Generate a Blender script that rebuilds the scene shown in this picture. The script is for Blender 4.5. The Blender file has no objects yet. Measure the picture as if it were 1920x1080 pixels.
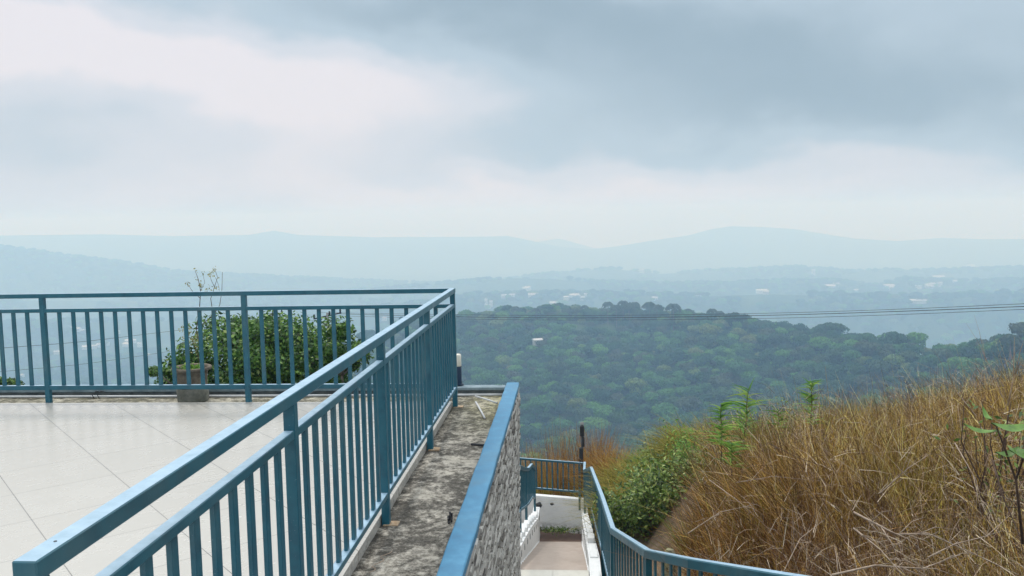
import bpy, math, random
import numpy as np
from mathutils import Vector, Matrix
random.seed(7); RNG = np.random.default_rng(7)
sc = bpy.context.scene
C = sc.collection

# ---------------------------------------------------------------- camera, sky, sun, exposure
F, PITCH, ROLL, YAW = 1563.17, 0.08740, -0.01937, 0.06947
fw = Vector((-math.sin(YAW)*math.cos(PITCH), math.cos(YAW)*math.cos(PITCH), -math.sin(PITCH)))
r0 = Vector((math.cos(YAW), math.sin(YAW), 0)); u0 = r0.cross(fw)
rt = r0*math.cos(ROLL) + u0*math.sin(ROLL); up = -r0*math.sin(ROLL) + u0*math.cos(ROLL)
cd = bpy.data.cameras.new('camera'); cam = bpy.data.objects.new('camera', cd); C.objects.link(cam)
cd.sensor_width = 36; cd.lens = 36*F/1920; cd.clip_start = 0.05; cd.clip_end = 20000
cam.matrix_world = Matrix((( rt.x, up.x, -fw.x, 0), (rt.y, up.y, -fw.y, 0), (rt.z, up.z, -fw.z, 0), (0, 0, 0, 1)))
sc.camera = cam
SUN_EL, SUN_AZ = math.radians(54), math.radians(-35)          # azimuth from +Y towards +X
sd = bpy.data.lights.new('sun', 'SUN'); sun = bpy.data.objects.new('sun', sd); C.objects.link(sun)
sd.energy = 1.5; sd.angle = math.radians(10); sd.color = (1.0, 0.96, 0.90)
sdir = Vector((math.sin(SUN_AZ)*math.cos(SUN_EL), math.cos(SUN_AZ)*math.cos(SUN_EL), math.sin(SUN_EL)))
sun.rotation_euler = sdir.to_track_quat('Z', 'Y').to_euler()
sc.view_settings.view_transform = 'Standard'; sc.view_settings.look = 'None'
sc.view_settings.exposure = 0.0; sc.view_settings.gamma = 1
sc.render.engine = 'CYCLES'
sc.cycles.use_denoising = True
sc.cycles.max_bounces = 8; sc.cycles.transparent_max_bounces = 8
sc.cycles.volume_bounces = 6

def s2l(r, g, b):
    f = lambda c: (c/255/12.92) if c <= 10 else ((c/255+0.055)/1.055)**2.4
    return (f(r), f(g), f(b), 1)

w = bpy.data.worlds.new('World'); sc.world = w; w.use_nodes = True
nt = w.node_tree; nt.nodes.clear()
def N(t, **k):
    n = nt.nodes.new(t)
    for a, b in k.items(): setattr(n, a, b)
    return n
def M(op, a, b=None, c=None):
    n = N('ShaderNodeMath', operation=op)
    for i, v in enumerate((a, b, c)):
        if v is None: continue
        if isinstance(v, (int, float)): n.inputs[i].default_value = v
        else: nt.links.new(v, n.inputs[i])
    return n.outputs[0]
sky = N('ShaderNodeTexSky', sky_type='NISHITA'); sky.sun_disc = False
sky.sun_elevation = SUN_EL; sky.sun_rotation = SUN_AZ; sky.air_density = 1.5; sky.dust_density = 3
bg1 = N('ShaderNodeBackground'); bg1.inputs[1].default_value = 0.08; nt.links.new(sky.outputs[0], bg1.inputs[0])
tc = N('ShaderNodeTexCoord'); sep = N('ShaderNodeSeparateXYZ'); nt.links.new(tc.outputs['Generated'], sep.inputs[0])
az = M('ARCTAN2', sep.outputs[0], sep.outputs[1]); el = M('ARCSINE', sep.outputs[2])
cmb = N('ShaderNodeCombineXYZ'); nt.links.new(az, cmb.inputs[0]); nt.links.new(el, cmb.inputs[1])
# soft warp of the cloud field
mp = N('ShaderNodeMapping'); mp.inputs['Scale'].default_value = (5, 9, 1); nt.links.new(cmb.outputs[0], mp.inputs[0])
nz = N('ShaderNodeTexNoise'); nz.inputs['Scale'].default_value = 1.0; nz.inputs['Detail'].default_value = 6; nz.inputs['Roughness'].default_value = .52
nt.links.new(mp.outputs[0], nz.inputs['Vector'])
vs = N('ShaderNodeVectorMath', operation='SUBTRACT'); nt.links.new(nz.outputs['Color'], vs.inputs[0]); vs.inputs[1].default_value = (.5, .5, .5)
vm = N('ShaderNodeVectorMath', operation='MULTIPLY'); nt.links.new(vs.outputs[0], vm.inputs[0]); vm.inputs[1].default_value = (.26, .15, 0)
va = N('ShaderNodeVectorMath', operation='ADD'); nt.links.new(cmb.outputs[0], va.inputs[0]); nt.links.new(vm.outputs[0], va.inputs[1])
def azel(X, Y):
    d = fw + rt*((X-960)/F) - up*((Y-540)/F); d.normalize()
    return math.atan2(d.x, d.y), math.asin(d.z)
# clouds: (photo x, photo y, half width, half height, tilt, gain)
BL = [(60, 50, 260, 70, -14, .42), (330, 130, 420, 75, -12, .47), (760, 180, 280, 80, -6, .42), (0, 0, 200, 60, 0, .15),
      (1050, 370, 430, 62, 3, .52), (1750, 360, 420, 70, 0, .30), (380, 380, 420, 55, 0, .20), (600, 320, 130, 60, -30, .16),
      (1350, 130, 720, 150, -4, -.32), (1500, 230, 420, 60, 6, -.12), (850, 10, 380, 55, -5, -.22), (490, 255, 110, 28, 0, -.10),
      (1090, 350, 40, 20, 0, -.12), (60, 330, 300, 80, 0, .12), (330, 300, 260, 50, 0, .16), (960, 270, 170, 45, 10, -.20)]
acc = None
for X, Y, sx, sy, rot, g in BL:
    a, e = azel(X, Y)
    m = N('ShaderNodeMapping', vector_type='TEXTURE')
    m.inputs['Location'].default_value = (a, e, 0); m.inputs['Rotation'].default_value = (0, 0, math.radians(rot)); m.inputs['Scale'].default_value = (sx/F, sy/F, 1)
    nt.links.new(va.outputs[0], m.inputs[0])
    dt = N('ShaderNodeVectorMath', operation='DOT_PRODUCT'); nt.links.new(m.outputs[0], dt.inputs[0]); nt.links.new(m.outputs[0], dt.inputs[1])
    v = M('MULTIPLY', M('EXPONENT', M('MULTIPLY', dt.outputs['Value'], -0.8)), g)
    acc = v if acc is None else M('ADD', acc, v)
fine = M('MULTIPLY', M('SUBTRACT', nz.outputs[0], .5), .32)
acc = M('ADD', M('ADD', acc, .44), fine)
zen = M('MULTIPLY', M('SMOOTH_MAX', M('SUBTRACT', el, .30), 0.0, .05), 3.0)
ramp = N('ShaderNodeValToRGB'); nt.links.new(acc, ramp.inputs[0])
cr = ramp.color_ramp; cr.interpolation = 'EASE'
cr.elements[0].position = 0.0; cr.elements[0].color = s2l(156, 178, 194)
cr.elements[1].position = 1.0; cr.elements[1].color = s2l(236, 234, 241)
e = cr.elements.new(.36); e.color = s2l(186, 205, 220)
e = cr.elements.new(.68); e.color = s2l(216, 223, 234)
bg2 = N('ShaderNodeBackground'); zmx = N('ShaderNodeMix', data_type='RGBA'); nt.links.new(M('MINIMUM', M('MULTIPLY', zen, 2.0), .85), zmx.inputs[0]); nt.links.new(ramp.outputs[0], zmx.inputs[6]); zmx.inputs[7].default_value = (.63, .655, .67, 1)
nt.links.new(zmx.outputs[2], bg2.inputs[0]); nt.links.new(M('ADD', M('MINIMUM', zen, 1.7), 1.0), bg2.inputs[1])
mx = N('ShaderNodeMixShader'); mx.inputs[0].default_value = .93
nt.links.new(bg1.outputs[0], mx.inputs[1]); nt.links.new(bg2.outputs[0], mx.inputs[2])
ow = N('ShaderNodeOutputWorld'); nt.links.new(mx.outputs[0], ow.inputs[0])

# ---------------------------------------------------------------- helpers
def ray(X, Y):
    return fw + rt*((X-960)/F) - up*((Y-540)/F)
def atd(X, Y, d):                 # point on the line of sight at forward distance y = d
    v = ray(X, Y); return v*(d/v.y)
def hor(X): return 403 - (X-960)*.01937
WL = {}
def tag(o, label=None, cat=None, group=None, kind=None):
    if label: o['label'] = label
    if cat: o['category'] = cat
    if group: o['group'] = group
    if kind: o['kind'] = kind
    return o
def empty(name, loc=(0, 0, 0), **k):
    o = bpy.data.objects.new(name, None); C.objects.link(o); o.location = loc; o.empty_display_size = .2
    WL[o.name] = Vector(loc); return tag(o, **k)
def link_mesh(name, me, mats, parent=None, smooth=False):
    o = bpy.data.objects.new(name, me); C.objects.link(o)
    for m in (mats if isinstance(mats, (list, tuple)) else [mats]): me.materials.append(m)
    if parent:
        o.parent = parent; pl = WL[parent.name]; me.transform(Matrix.Translation(-pl)); WL[o.name] = pl
    else: WL[o.name] = Vector((0, 0, 0))
    if smooth: me.polygons.foreach_set('use_smooth', [True]*len(me.polygons))
    me.update()
    return o
class MB:
    def __init__(s): s.v = []; s.f = []
    def add(s, vs, fs):
        n = len(s.v); s.v += [tuple(v) for v in vs]; s.f += [tuple(i+n for i in f) for f in fs]; return s
    def box(s, a, b):
        x0, y0, z0 = a; x1, y1, z1 = b
        return s.add([(x0,y0,z0),(x1,y0,z0),(x1,y1,z0),(x0,y1,z0),(x0,y0,z1),(x1,y0,z1),(x1,y1,z1),(x0,y1,z1)],
            [(0,3,2,1),(4,5,6,7),(0,1,5,4),(1,2,6,5),(2,3,7,6),(3,0,4,7)])
    def cbox(s, a, b, c):      # box with small chamfers on its long-ish edges
        x0, y0, z0 = a; x1, y1, z1 = b
        L = [(x0+c,y0),(x1-c,y0),(x1,y0+c),(x1,y1-c),(x1-c,y1),(x0+c,y1),(x0,y1-c),(x0,y0+c)]
        In = [(min(max(x, x0+c), x1-c), min(max(y, y0+c), y1-c)) for x, y in L]
        vs = [(x,y,z0) for x,y in In]+[(x,y,z0+c) for x,y in L]+[(x,y,z1-c) for x,y in L]+[(x,y,z1) for x,y in In]
        fs = [tuple(range(7,-1,-1)), tuple(range(24,32))]
        for k in range(3):
            for i in range(8): j = (i+1) % 8; fs.append((k*8+i, k*8+j, k*8+8+j, k*8+8+i))
        return s.add(vs, fs)
    def beam(s, p, q, wd, ht, c=0.0, vertical_ends=True):   # p,q = centre line; section wd (horizontal) x ht (vertical)
        p, q = Vector(p), Vector(q); d = q-p; h = Vector((d.x, d.y, 0)); h.normalize(); n = Vector((h.y, -h.x, 0))
        sec = [(-wd/2+c,-ht/2),(wd/2-c,-ht/2),(wd/2,-ht/2+c),(wd/2,ht/2-c),(wd/2-c,ht/2),(-wd/2+c,ht/2),(-wd/2,ht/2-c),(-wd/2,-ht/2+c)] if c else [(-wd/2,-ht/2),(wd/2,-ht/2),(wd/2,ht/2),(-wd/2,ht/2)]
        k = len(sec); vs = [e + n*a + Vector((0,0,b)) for e in (p, q) for a, b in sec]
        return s.add(vs, [tuple(range(k)), tuple(range(2*k-1, k-1, -1))] + [(i, i+k, (i+1)%k+k, (i+1)%k) for i in range(k)])
    def poly(s, P, wd, ht, c=0.0):        # continuous mitred rail along a polyline
        P = [Vector(p) for p in P]
        sec = [(-wd/2+c,-ht/2),(wd/2-c,-ht/2),(wd/2,-ht/2+c),(wd/2,ht/2-c),(wd/2-c,ht/2),(-wd/2+c,ht/2),(-wd/2,ht/2-c),(-wd/2,-ht/2+c)]
        k = 8; vs = []
        for i, p in enumerate(P):
            hs = []
            for a, b in ((i-1, i), (i, i+1)):
                if a >= 0 and b < len(P):
                    d = P[b]-P[a]; d.z = 0; d.normalize(); hs.append(d)
            h = sum(hs, Vector()); h.normalize(); kk = 1/max(.5, h.dot(hs[0])); n = Vector((h.y, -h.x, 0))*kk
            vs += [p + n*a + Vector((0,0,b)) for a, b in sec]
        fs = [tuple(range(k)), tuple(range(len(vs)-1, len(vs)-k-1, -1))]
        for j in range(len(P)-1): fs += [(j*k+i, j*k+i+k, j*k+(i+1)%k+k, j*k+(i+1)%k) for i in range(k)]
        return s.add(vs, fs)
    def tube(s, P, R, n=8, cap=True):
        P = [Vector(p) for p in P]
        if isinstance(R, (int, float)): R = [R]*len(P)
        vs = []
        for i, p in enumerate(P):
            d = (P[min(i+1, len(P)-1)]-P[max(i-1, 0)]).normalized()
            a = d.cross(Vector((0, 0, 1)) if abs(d.z) < .9 else Vector((1, 0, 0))).normalized(); b = d.cross(a)
            vs += [p + (a*math.cos(t) + b*math.sin(t))*R[i] for t in [2*math.pi*j/n for j in range(n)]]
        fs = []
        for i in range(len(P)-1):
            for j in range(n): fs.append((i*n+j, i*n+(j+1)%n, (i+1)*n+(j+1)%n, (i+1)*n+j))
        if cap: fs += [tuple(range(n-1, -1, -1)), tuple(range(len(vs)-n, len(vs)))]
        return s.add(vs, fs)
    def lathe(s, o, prof, n=24):
        vs = [(o[0]+r*math.cos(2*math.pi*j/n), o[1]+r*math.sin(2*math.pi*j/n), o[2]+z) for r, z in prof for j in range(n)]
        fs = [(i*n+j, i*n+(j+1)%n, (i+1)*n+(j+1)%n, (i+1)*n+j) for i in range(len(prof)-1) for j in range(n)]
        return s.add(vs, fs)
    def mesh(s, name):
        me = bpy.data.meshes.new(name); me.from_pydata(s.v, [], s.f); return me
    def build(s, name, mat, parent=None, smooth=False):
        return link_mesh(name, s.mesh(name), mat, parent, smooth)
def np_mesh(name, V, Fq):
    me = bpy.data.meshes.new(name); nf = len(Fq); k = Fq.shape[1]
    me.vertices.add(len(V)); me.vertices.foreach_set('co', V.astype(np.float32).ravel())
    me.loops.add(nf*k); me.loops.foreach_set('vertex_index', Fq.astype(np.int32).ravel())
    me.polygons.add(nf); me.polygons.foreach_set('loop_start', np.arange(0, nf*k, k, dtype=np.int32))
    try: me.polygons.foreach_set('loop_total', np.full(nf, k, np.int32))
    except Exception: pass
    me.update(calc_edges=True); return me
def unit(a): return a/np.maximum(np.linalg.norm(a, axis=-1, keepdims=True), 1e-9)
def leaves(cen, nor, size, aspect=.55, rng=RNG):
    """leaf-shaped quads (pointed rhombus) around centres, facing roughly nor"""
    n = len(cen); r = unit(rng.normal(size=(n, 3))); t = unit(np.cross(nor, r)); b = np.cross(nor, t)
    sz = (size if np.ndim(size) else np.full(n, size))[:, None]
    V = np.stack([cen-t*sz, cen+b*sz*aspect+t*sz*.1, cen+t*sz, cen-b*sz*aspect+t*sz*.1], 1).reshape(-1, 3)
    return V, np.arange(4*n).reshape(-1, 4)
def join(parts):
    o = 0; Vs = []; Fs = []
    for V, Fq in parts: Vs.append(V); Fs.append(Fq+o); o += len(V)
    return np.concatenate(Vs), np.concatenate(Fs)
def blades(base, direc, length, width, bend, seg=3, rng=RNG):
    """curved grass blades: strips of quads; base (n,3), direc (n,3) start direction, bend sideways droop"""
    n = len(base); side = unit(np.cross(direc, rng.normal(size=(n, 3)))); V = []
    hor_ = direc*[1, 1, 0]; hor_ = unit(hor_ + rng.normal(size=(n, 3))*[.3, .3, 0])
    for k in range(seg+1):
        t = k/seg; p = base + direc*(length*t)[:, None] + hor_*(bend*length*t*t)[:, None] - np.array([0, 0, 1])*(bend*.6*length*t**2.5)[:, None]
        wd = (width*(1-.85*t))[:, None]*.5
        V += [p-side*wd, p+side*wd]
    V = np.stack(V, 1); m = 2*(seg+1)
    Fq = np.concatenate([np.array([[2*k, 2*k+1, 2*k+3, 2*k+2]]) for k in range(seg)])
    Fa = (np.arange(n)[:, None, None]*m + Fq[None]).reshape(-1, 4)
    return V.reshape(-1, 3), Fa

# ---------------------------------------------------------------- materials
class MT:
    def __init__(s, name, rough=.6, col=(.5,.5,.5,1), spec=.5):
        m = s.m = bpy.data.materials.new(name); m.use_nodes = True; s.t = m.node_tree
        s.b = s.t.nodes['Principled BSDF']; s.b.inputs['Roughness'].default_value = rough; s.b.inputs['Base Color'].default_value = col
        s.b.inputs['Specular IOR Level'].default_value = spec
    def n(s, t, **k):
        n = s.t.nodes.new(t)
        for a, b in k.items(): setattr(n, a, b)
        return n
    def l(s, a, b): s.t.links.new(a, b)
    def pos(s, scale=(1,1,1), rot=(0,0,0), space='pos'):
        if space == 'pos': g = s.n('ShaderNodeNewGeometry').outputs['Position']
        else: g = s.n('ShaderNodeTexCoord').outputs['Object']
        mp = s.n('ShaderNodeMapping'); mp.inputs['Scale'].default_value = scale; mp.inputs['Rotation'].default_value = rot
        s.l(g, mp.inputs[0]); return mp.outputs[0]
    def noise(s, vec, scale, detail=5, rough=.6):
        n = s.n('ShaderNodeTexNoise'); n.inputs['Scale'].default_value = scale; n.inputs['Detail'].default_value = detail; n.inputs['Roughness'].default_value = rough
        s.l(vec, n.inputs['Vector']); return n.outputs[0]
    def ramp(s, fac, stops, interp='LINEAR'):
        r = s.n('ShaderNodeValToRGB'); cr = r.color_ramp; cr.interpolation = interp
        cr.elements[0].position, cr.elements[0].color = stops[0]; cr.elements[1].position, cr.elements[1].color = stops[-1]
        for p, c in stops[1:-1]: e = cr.elements.new(p); e.color = c
        s.l(fac, r.inputs[0]); return r.outputs[0]
    def mix(s, f, a, b, mode='MIX'):
        n = s.n('ShaderNodeMix', data_type='RGBA', blend_type=mode)
        for v, i in ((f, 0), (a, 6), (b, 7)):
            if isinstance(v, (int, float, tuple)): n.inputs[i].default_value = v
            else: s.l(v, n.inputs[i])
        return n.outputs[2]
    def math(s, op, a, b=None):
        n = s.n('ShaderNodeMath', operation=op)
        for i, v in enumerate((a, b)):
            if v is None: continue
            if isinstance(v, (int, float)): n.inputs[i].default_value = v
            else: s.l(v, n.inputs[i])
        return n.outputs[0]
    def color(s, o): s.l(o, s.b.inputs['Base Color']); return s
    def roughness(s, o): s.l(o, s.b.inputs['Roughness']); return s
    def bump(s, h, strength=.3, dist=.01):
        n = s.n('ShaderNodeBump'); n.inputs['Strength'].default_value = strength; n.inputs['Distance'].default_value = dist
        s.l(h, n.inputs['Height']); s.l(n.outputs[0], s.b.inputs['Normal']); return s
def g(v): return (v, v, v, 1)
def c3(r, gg, b): return (r, gg, b, 1)

def paint(name, base, dark, light, rough=.34, sky_sheen=.92):
    m = MT(name, rough); p = m.pos()
    a = m.noise(p, 9, 6, .65); b = m.noise(p, 140, 3, .6); gr = m.noise(p, 2.2, 4)
    col = m.ramp(a, [(.3, dark), (.5, base), (.75, light)])
    chip = m.ramp(b, [(.69, g(0)), (.72, g(1))]); dirt = m.ramp(gr, [(.5, g(0)), (.75, g(.35))])
    col = m.mix(dirt, col, c3(.13, .19, .20)); col = m.mix(m.math('MULTIPLY', chip, .5), col, c3(.30, .40, .45))
    # pale sky sheen painted into the colour of the faces that look up
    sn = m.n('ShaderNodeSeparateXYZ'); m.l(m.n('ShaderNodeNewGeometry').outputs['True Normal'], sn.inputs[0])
    upf = m.math('MULTIPLY', m.math('GREATER_THAN', sn.outputs[2], .9), m.ramp(m.noise(p, 18, 6, .7), [(.3, g(sky_sheen)), (.75, g(sky_sheen*.55))]))
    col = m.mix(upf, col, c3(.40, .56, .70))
    m.color(col); m.roughness(m.ramp(a, [(.3, g(rough-.06)), (.7, g(rough+.16))])); m.bump(b, .12, .002)
    m.b.inputs['Coat Weight'].default_value = .12; m.b.inputs['Coat Roughness'].default_value = .22
    return m.m
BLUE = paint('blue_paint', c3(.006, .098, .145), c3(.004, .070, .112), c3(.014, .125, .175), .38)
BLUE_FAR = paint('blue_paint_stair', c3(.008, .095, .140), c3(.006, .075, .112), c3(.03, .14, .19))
CAPBLUE = paint('blue_masonry_paint', c3(.045, .20, .35), c3(.028, .155, .29), c3(.09, .28, .44), .55, .0)

def tile_mat():
    m = MT('cream_floor_tile', .2, spec=.6)
    S = 1.18; psi = .7584; nx, ny = math.cos(psi), math.sin(psi)
    gpos = m.n('ShaderNodeNewGeometry').outputs['Position']
    def axis(vx, vy, off):
        d = m.n('ShaderNodeVectorMath', operation='DOT_PRODUCT'); m.l(gpos, d.inputs[0]); d.inputs[1].default_value = (vx/.5975, vy/.5975, 0)
        return m.math('ADD', d.outputs['Value'], -off*S/.5975 + 50)
    ua, ub = axis(nx, ny, 1.203), axis(-ny, nx, 5.111)
    def line(u, w):
        f = m.math('FRACT', u); dd = m.math('MINIMUM', f, m.math('SUBTRACT', 1.0, f)); return m.math('LESS_THAN', dd, w/.5975/2)
    p = m.pos(); big = m.noise(p, 1.3, 4, .6); cl = m.noise(p, 5, 6, .65)
    fl = m.n('ShaderNodeCombineXYZ'); m.l(m.math('FLOOR', ua), fl.inputs[0]); m.l(m.math('FLOOR', ub), fl.inputs[1])
    wn = m.n('ShaderNodeTexWhiteNoise'); m.l(fl.outputs[0], wn.inputs[0])
    col = m.mix(m.ramp(cl, [(.35, g(0)), (.7, g(1))]), c3(.475, .452, .412), c3(.495, .472, .432))
    col = m.mix(m.math('MULTIPLY', wn.outputs['Value'], .35), col, c3(.445, .42, .38))
    col = m.mix(m.ramp(big, [(.55, g(0)), (.8, g(.14))]), col, c3(.46, .42, .36))
    col = m.mix(m.math('MULTIPLY', line(ub, .0055), .8), col, c3(.25, .24, .22))
    col = m.mix(m.math('MULTIPLY', line(ua, .005), .75), col, c3(.10, .095, .09))
    m.color(col); m.roughness(m.ramp(cl, [(.3, g(.26)), (.75, g(.285))]))
    return m.m
TILE = tile_mat()

def mould_concrete():
    m = MT('mouldy_concrete', .9, spec=.2); p = m.pos()
    a = m.noise(p, 3.0, 10, .78); b = m.noise(p, 17, 8, .8); c = m.noise(p, 70, 5, .7); d = m.noise(p, 180, 3, .7)
    col = m.ramp(b, [(.25, c3(.30, .27, .22)), (.48, c3(.50, .46, .39)), (.7, c3(.70, .65, .57))])
    blk = m.ramp(m.math('ADD', m.math('MULTIPLY', a, .7), m.math('MULTIPLY', b, .42)), [(.535, g(1)), (.64, g(0))])
    blk = m.math('MULTIPLY', blk, m.ramp(c, [(.3, g(1)), (.72, g(.6))]))
    col = m.mix(blk, col, c3(.035, .032, .028))
    col = m.mix(m.ramp(c, [(.62, g(0)), (.69, g(.9))]), col, c3(.05, .045, .038))
    col = m.mix(m.ramp(d, [(.66, g(0)), (.72, g(.6))]), col, c3(.72, .70, .66))
    # yellow-green moss towards the far end of the ledge, and black grime beside the tile edge
    sp = m.n('ShaderNodeSeparateXYZ'); m.l(m.n('ShaderNodeNewGeometry').outputs['Position'], sp.inputs[0])
    ms = m.n('ShaderNodeMapRange'); ms.inputs[1].default_value = 6.3; ms.inputs[2].default_value = 8.0; m.l(sp.outputs[1], ms.inputs[0])
    xr = m.n('ShaderNodeMapRange'); xr.inputs[1].default_value = -1.02; xr.inputs[2].default_value = -.62; xr.inputs[3].default_value = .25; m.l(sp.outputs[0], xr.inputs[0])
    col = m.mix(m.math('MULTIPLY', m.math('MULTIPLY', ms.outputs[0], xr.outputs[0]), m.ramp(b, [(.38, g(0)), (.62, g(.85))])), col, c3(.42, .40, .15))
    gx = m.n('ShaderNodeMapRange'); gx.inputs[1].default_value = -1.10; gx.inputs[2].default_value = -.93; gx.inputs[3].default_value = 1; gx.inputs[4].default_value = 0; m.l(sp.outputs[0], gx.inputs[0])
    gxx = m.math('MULTIPLY', gx.outputs[0], m.math('GREATER_THAN', sp.outputs[0], -1.2))
    col = m.mix(m.math('MULTIPLY', gxx, m.ramp(b, [(.3, g(1)), (.62, g(.1))])), col, c3(.03, .027, .022))
    m.color(col); m.bump(m.math('ADD', m.math('MULTIPLY', b, .5), c), .8, .02); return m.m
MOULD = mould_concrete()
def simple(name, col, col2, sc_=8, rough=.7, bump=.2, dist=.01, spec=.4, detail=6):
    m = MT(name, rough, spec=spec); p = m.pos(); a = m.noise(p, sc_, detail, .65)
    m.color(m.ramp(a, [(.3, col), (.7, col2)]))
    if bump: m.bump(a, bump, dist)
    return m.m
def island(name, stops, rough=.75, trans=.0, extra=None, spec=.3, objr=False):
    """foliage: each leaf or blade takes its own colour"""
    m = MT(name, rough, spec=spec)
    gi = m.n('ShaderNodeNewGeometry').outputs['Random Per Island']
    fac = gi
    if objr:
        oi = m.n('ShaderNodeObjectInfo').outputs['Random']
        col = m.ramp(oi, stops); v = m.ramp(gi, [(0, g(.62)), (1, g(1.3))]); col = m.mix(1.0, col, v, 'MULTIPLY')
    else: col = m.ramp(fac, stops)
    if extra: col = extra(m, col)
    m.color(col)
    if trans:
        tr = m.n('ShaderNodeBsdfTranslucent'); m.l(col, tr.inputs[0]); ms = m.n('ShaderNodeMixShader'); ms.inputs[0].default_value = trans
        m.l(m.b.outputs[0], ms.inputs[1]); m.l(tr.outputs[0], ms.inputs[2]); m.l(ms.outputs[0], m.t.nodes['Material Output'].inputs[0])
    return m.m
WHITE = simple('white_render', c3(.66, .67, .67), c3(.80, .80, .79), 5, .8, .3, .006)
def stained_white():
    m = MT('stained_white_render', .85); p = m.pos(); a = m.noise(p, 3.5, 7, .7); b = m.noise(p, 1.6, 3)
    col = m.ramp(a, [(.3, c3(.70, .71, .71)), (.5, c3(.82, .83, .83)), (.8, c3(.86, .86, .85))])
    sp = m.n('ShaderNodeSeparateXYZ'); m.l(m.n('ShaderNodeNewGeometry').outputs['Position'], sp.inputs[0])
    lo = m.n('ShaderNodeMapRange'); lo.inputs[1].default_value = -7.8; lo.inputs[2].default_value = -7.55; lo.inputs[3].default_value = 1; lo.inputs[4].default_value = 0; m.l(sp.outputs[2], lo.inputs[0])
    col = m.mix(m.math('MULTIPLY', lo.outputs[0], m.ramp(m.noise(p, 6, 6), [(.45, g(0)), (.55, g(1))])), col, c3(.09, .085, .07))
    m.color(col); return m.m
STAIN = stained_white()
FADED = simple('faded_blue_grey_paint', c3(.10, .15, .18), c3(.30, .38, .42), 7, .7, .3)
GREYC = simple('grey_concrete', c3(.16, .17, .17), c3(.30, .31, .31), 12, .9, .4, .01)
CURBIN = simple('damp_concrete', c3(.05, .07, .08), c3(.19, .21, .21), 9, .85, .4, .01)
STONE = island('grey_ledgestone', [(0, c3(.15, .14, .125)), (.3, c3(.34, .325, .30)), (.6, c3(.46, .445, .415)), (.88, c3(.60, .585, .55)), (1, c3(.08, .075, .07))], .9,
   extra=lambda m, c: m.mix(1.0, c, m.ramp(m.noise(m.pos(), 60, 5), [(.3, g(.75)), (.7, g(1.2))]), 'MULTIPLY'))
PIPE = simple('grey_pvc', c3(.42, .43, .44), c3(.62, .63, .64), 8, .5, .1)
BLACK = simple('black_plastic', c3(.012, .013, .016), c3(.03, .03, .035), 20, .45, .1)
NAVY = simple('navy_metal', c3(.008, .025, .055), c3(.012, .035, .075), 10, .35, .05)
CREAM = simple('cream_diffuser', c3(.70, .66, .56), c3(.82, .79, .70), 12, .4, .05)
RUST = simple('rusty_plate', c3(.30, .17, .08), c3(.52, .42, .30), 30, .8, .3)
POT = simple('weathered_clay', c3(.07, .055, .04), c3(.25, .21, .16), 14, .9, .5, .008)
POTLOW = simple('mossy_concrete_pot', c3(.12, .125, .10), c3(.31, .30, .26), 12, .9, .5, .008)
SOIL = simple('potting_soil', c3(.03, .022, .014), c3(.07, .05, .03), 40, 1, .6, .02)
DIRT = simple('hillside_soil', c3(.055, .036, .022), c3(.20, .14, .085), 3, 1, .6, .05)
BROWN = simple('brown_stair_tile', c3(.37, .30, .25), c3(.44, .365, .31), 4, .55, .15)
DKBROWN = simple('dark_brown_tile', c3(.13, .075, .055), c3(.19, .12, .09), 6, .6, .15)
STEPC = simple('cream_step_tile', c3(.50, .48, .42), c3(.62, .60, .54), 5, .5, .15)
BARK = simple('grey_bark', c3(.08, .065, .05), c3(.22, .19, .16), 14, .95, .6, .02)
BROADLEAF = simple('broad_leaf_green', c3(.05, .12, .02), c3(.14, .26, .04), 30, .5, .2, .004)
DEADW = simple('dead_wood', c3(.20, .14, .10), c3(.50, .40, .31), 25, .9, .3)
DARKSTEM = simple('dark_stem', c3(.035, .02, .015), c3(.12, .075, .05), 25, .9, .3)
WIRE = simple('black_cable', c3(.015, .017, .02), c3(.03, .03, .035), 3, .6, 0)
LEAF_T = island('tree_leaf', [(0, c3(.016, .050, .012)), (.4, c3(.045, .125, .022)), (.75, c3(.10, .23, .035)), (.94, c3(.24, .40, .08)), (1, c3(.40, .48, .18))], .5, .3, spec=.45)
LEAF_S = island('shrub_leaf', [(0, c3(.025, .06, .010)), (.4, c3(.085, .16, .022)), (.75, c3(.19, .29, .045)), (1, c3(.42, .48, .14))], .5, .25, spec=.5)
LEAF_B = island('bright_leaf', [(0, c3(.06, .18, .03)), (.5, c3(.15, .34, .05)), (1, c3(.36, .50, .10))], .5, .35)
LEAF_Y = island('young_yellow_leaf', [(0, c3(.10, .12, .03)), (.5, c3(.30, .30, .10)), (1, c3(.50, .46, .22))], .6, .3)
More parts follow.
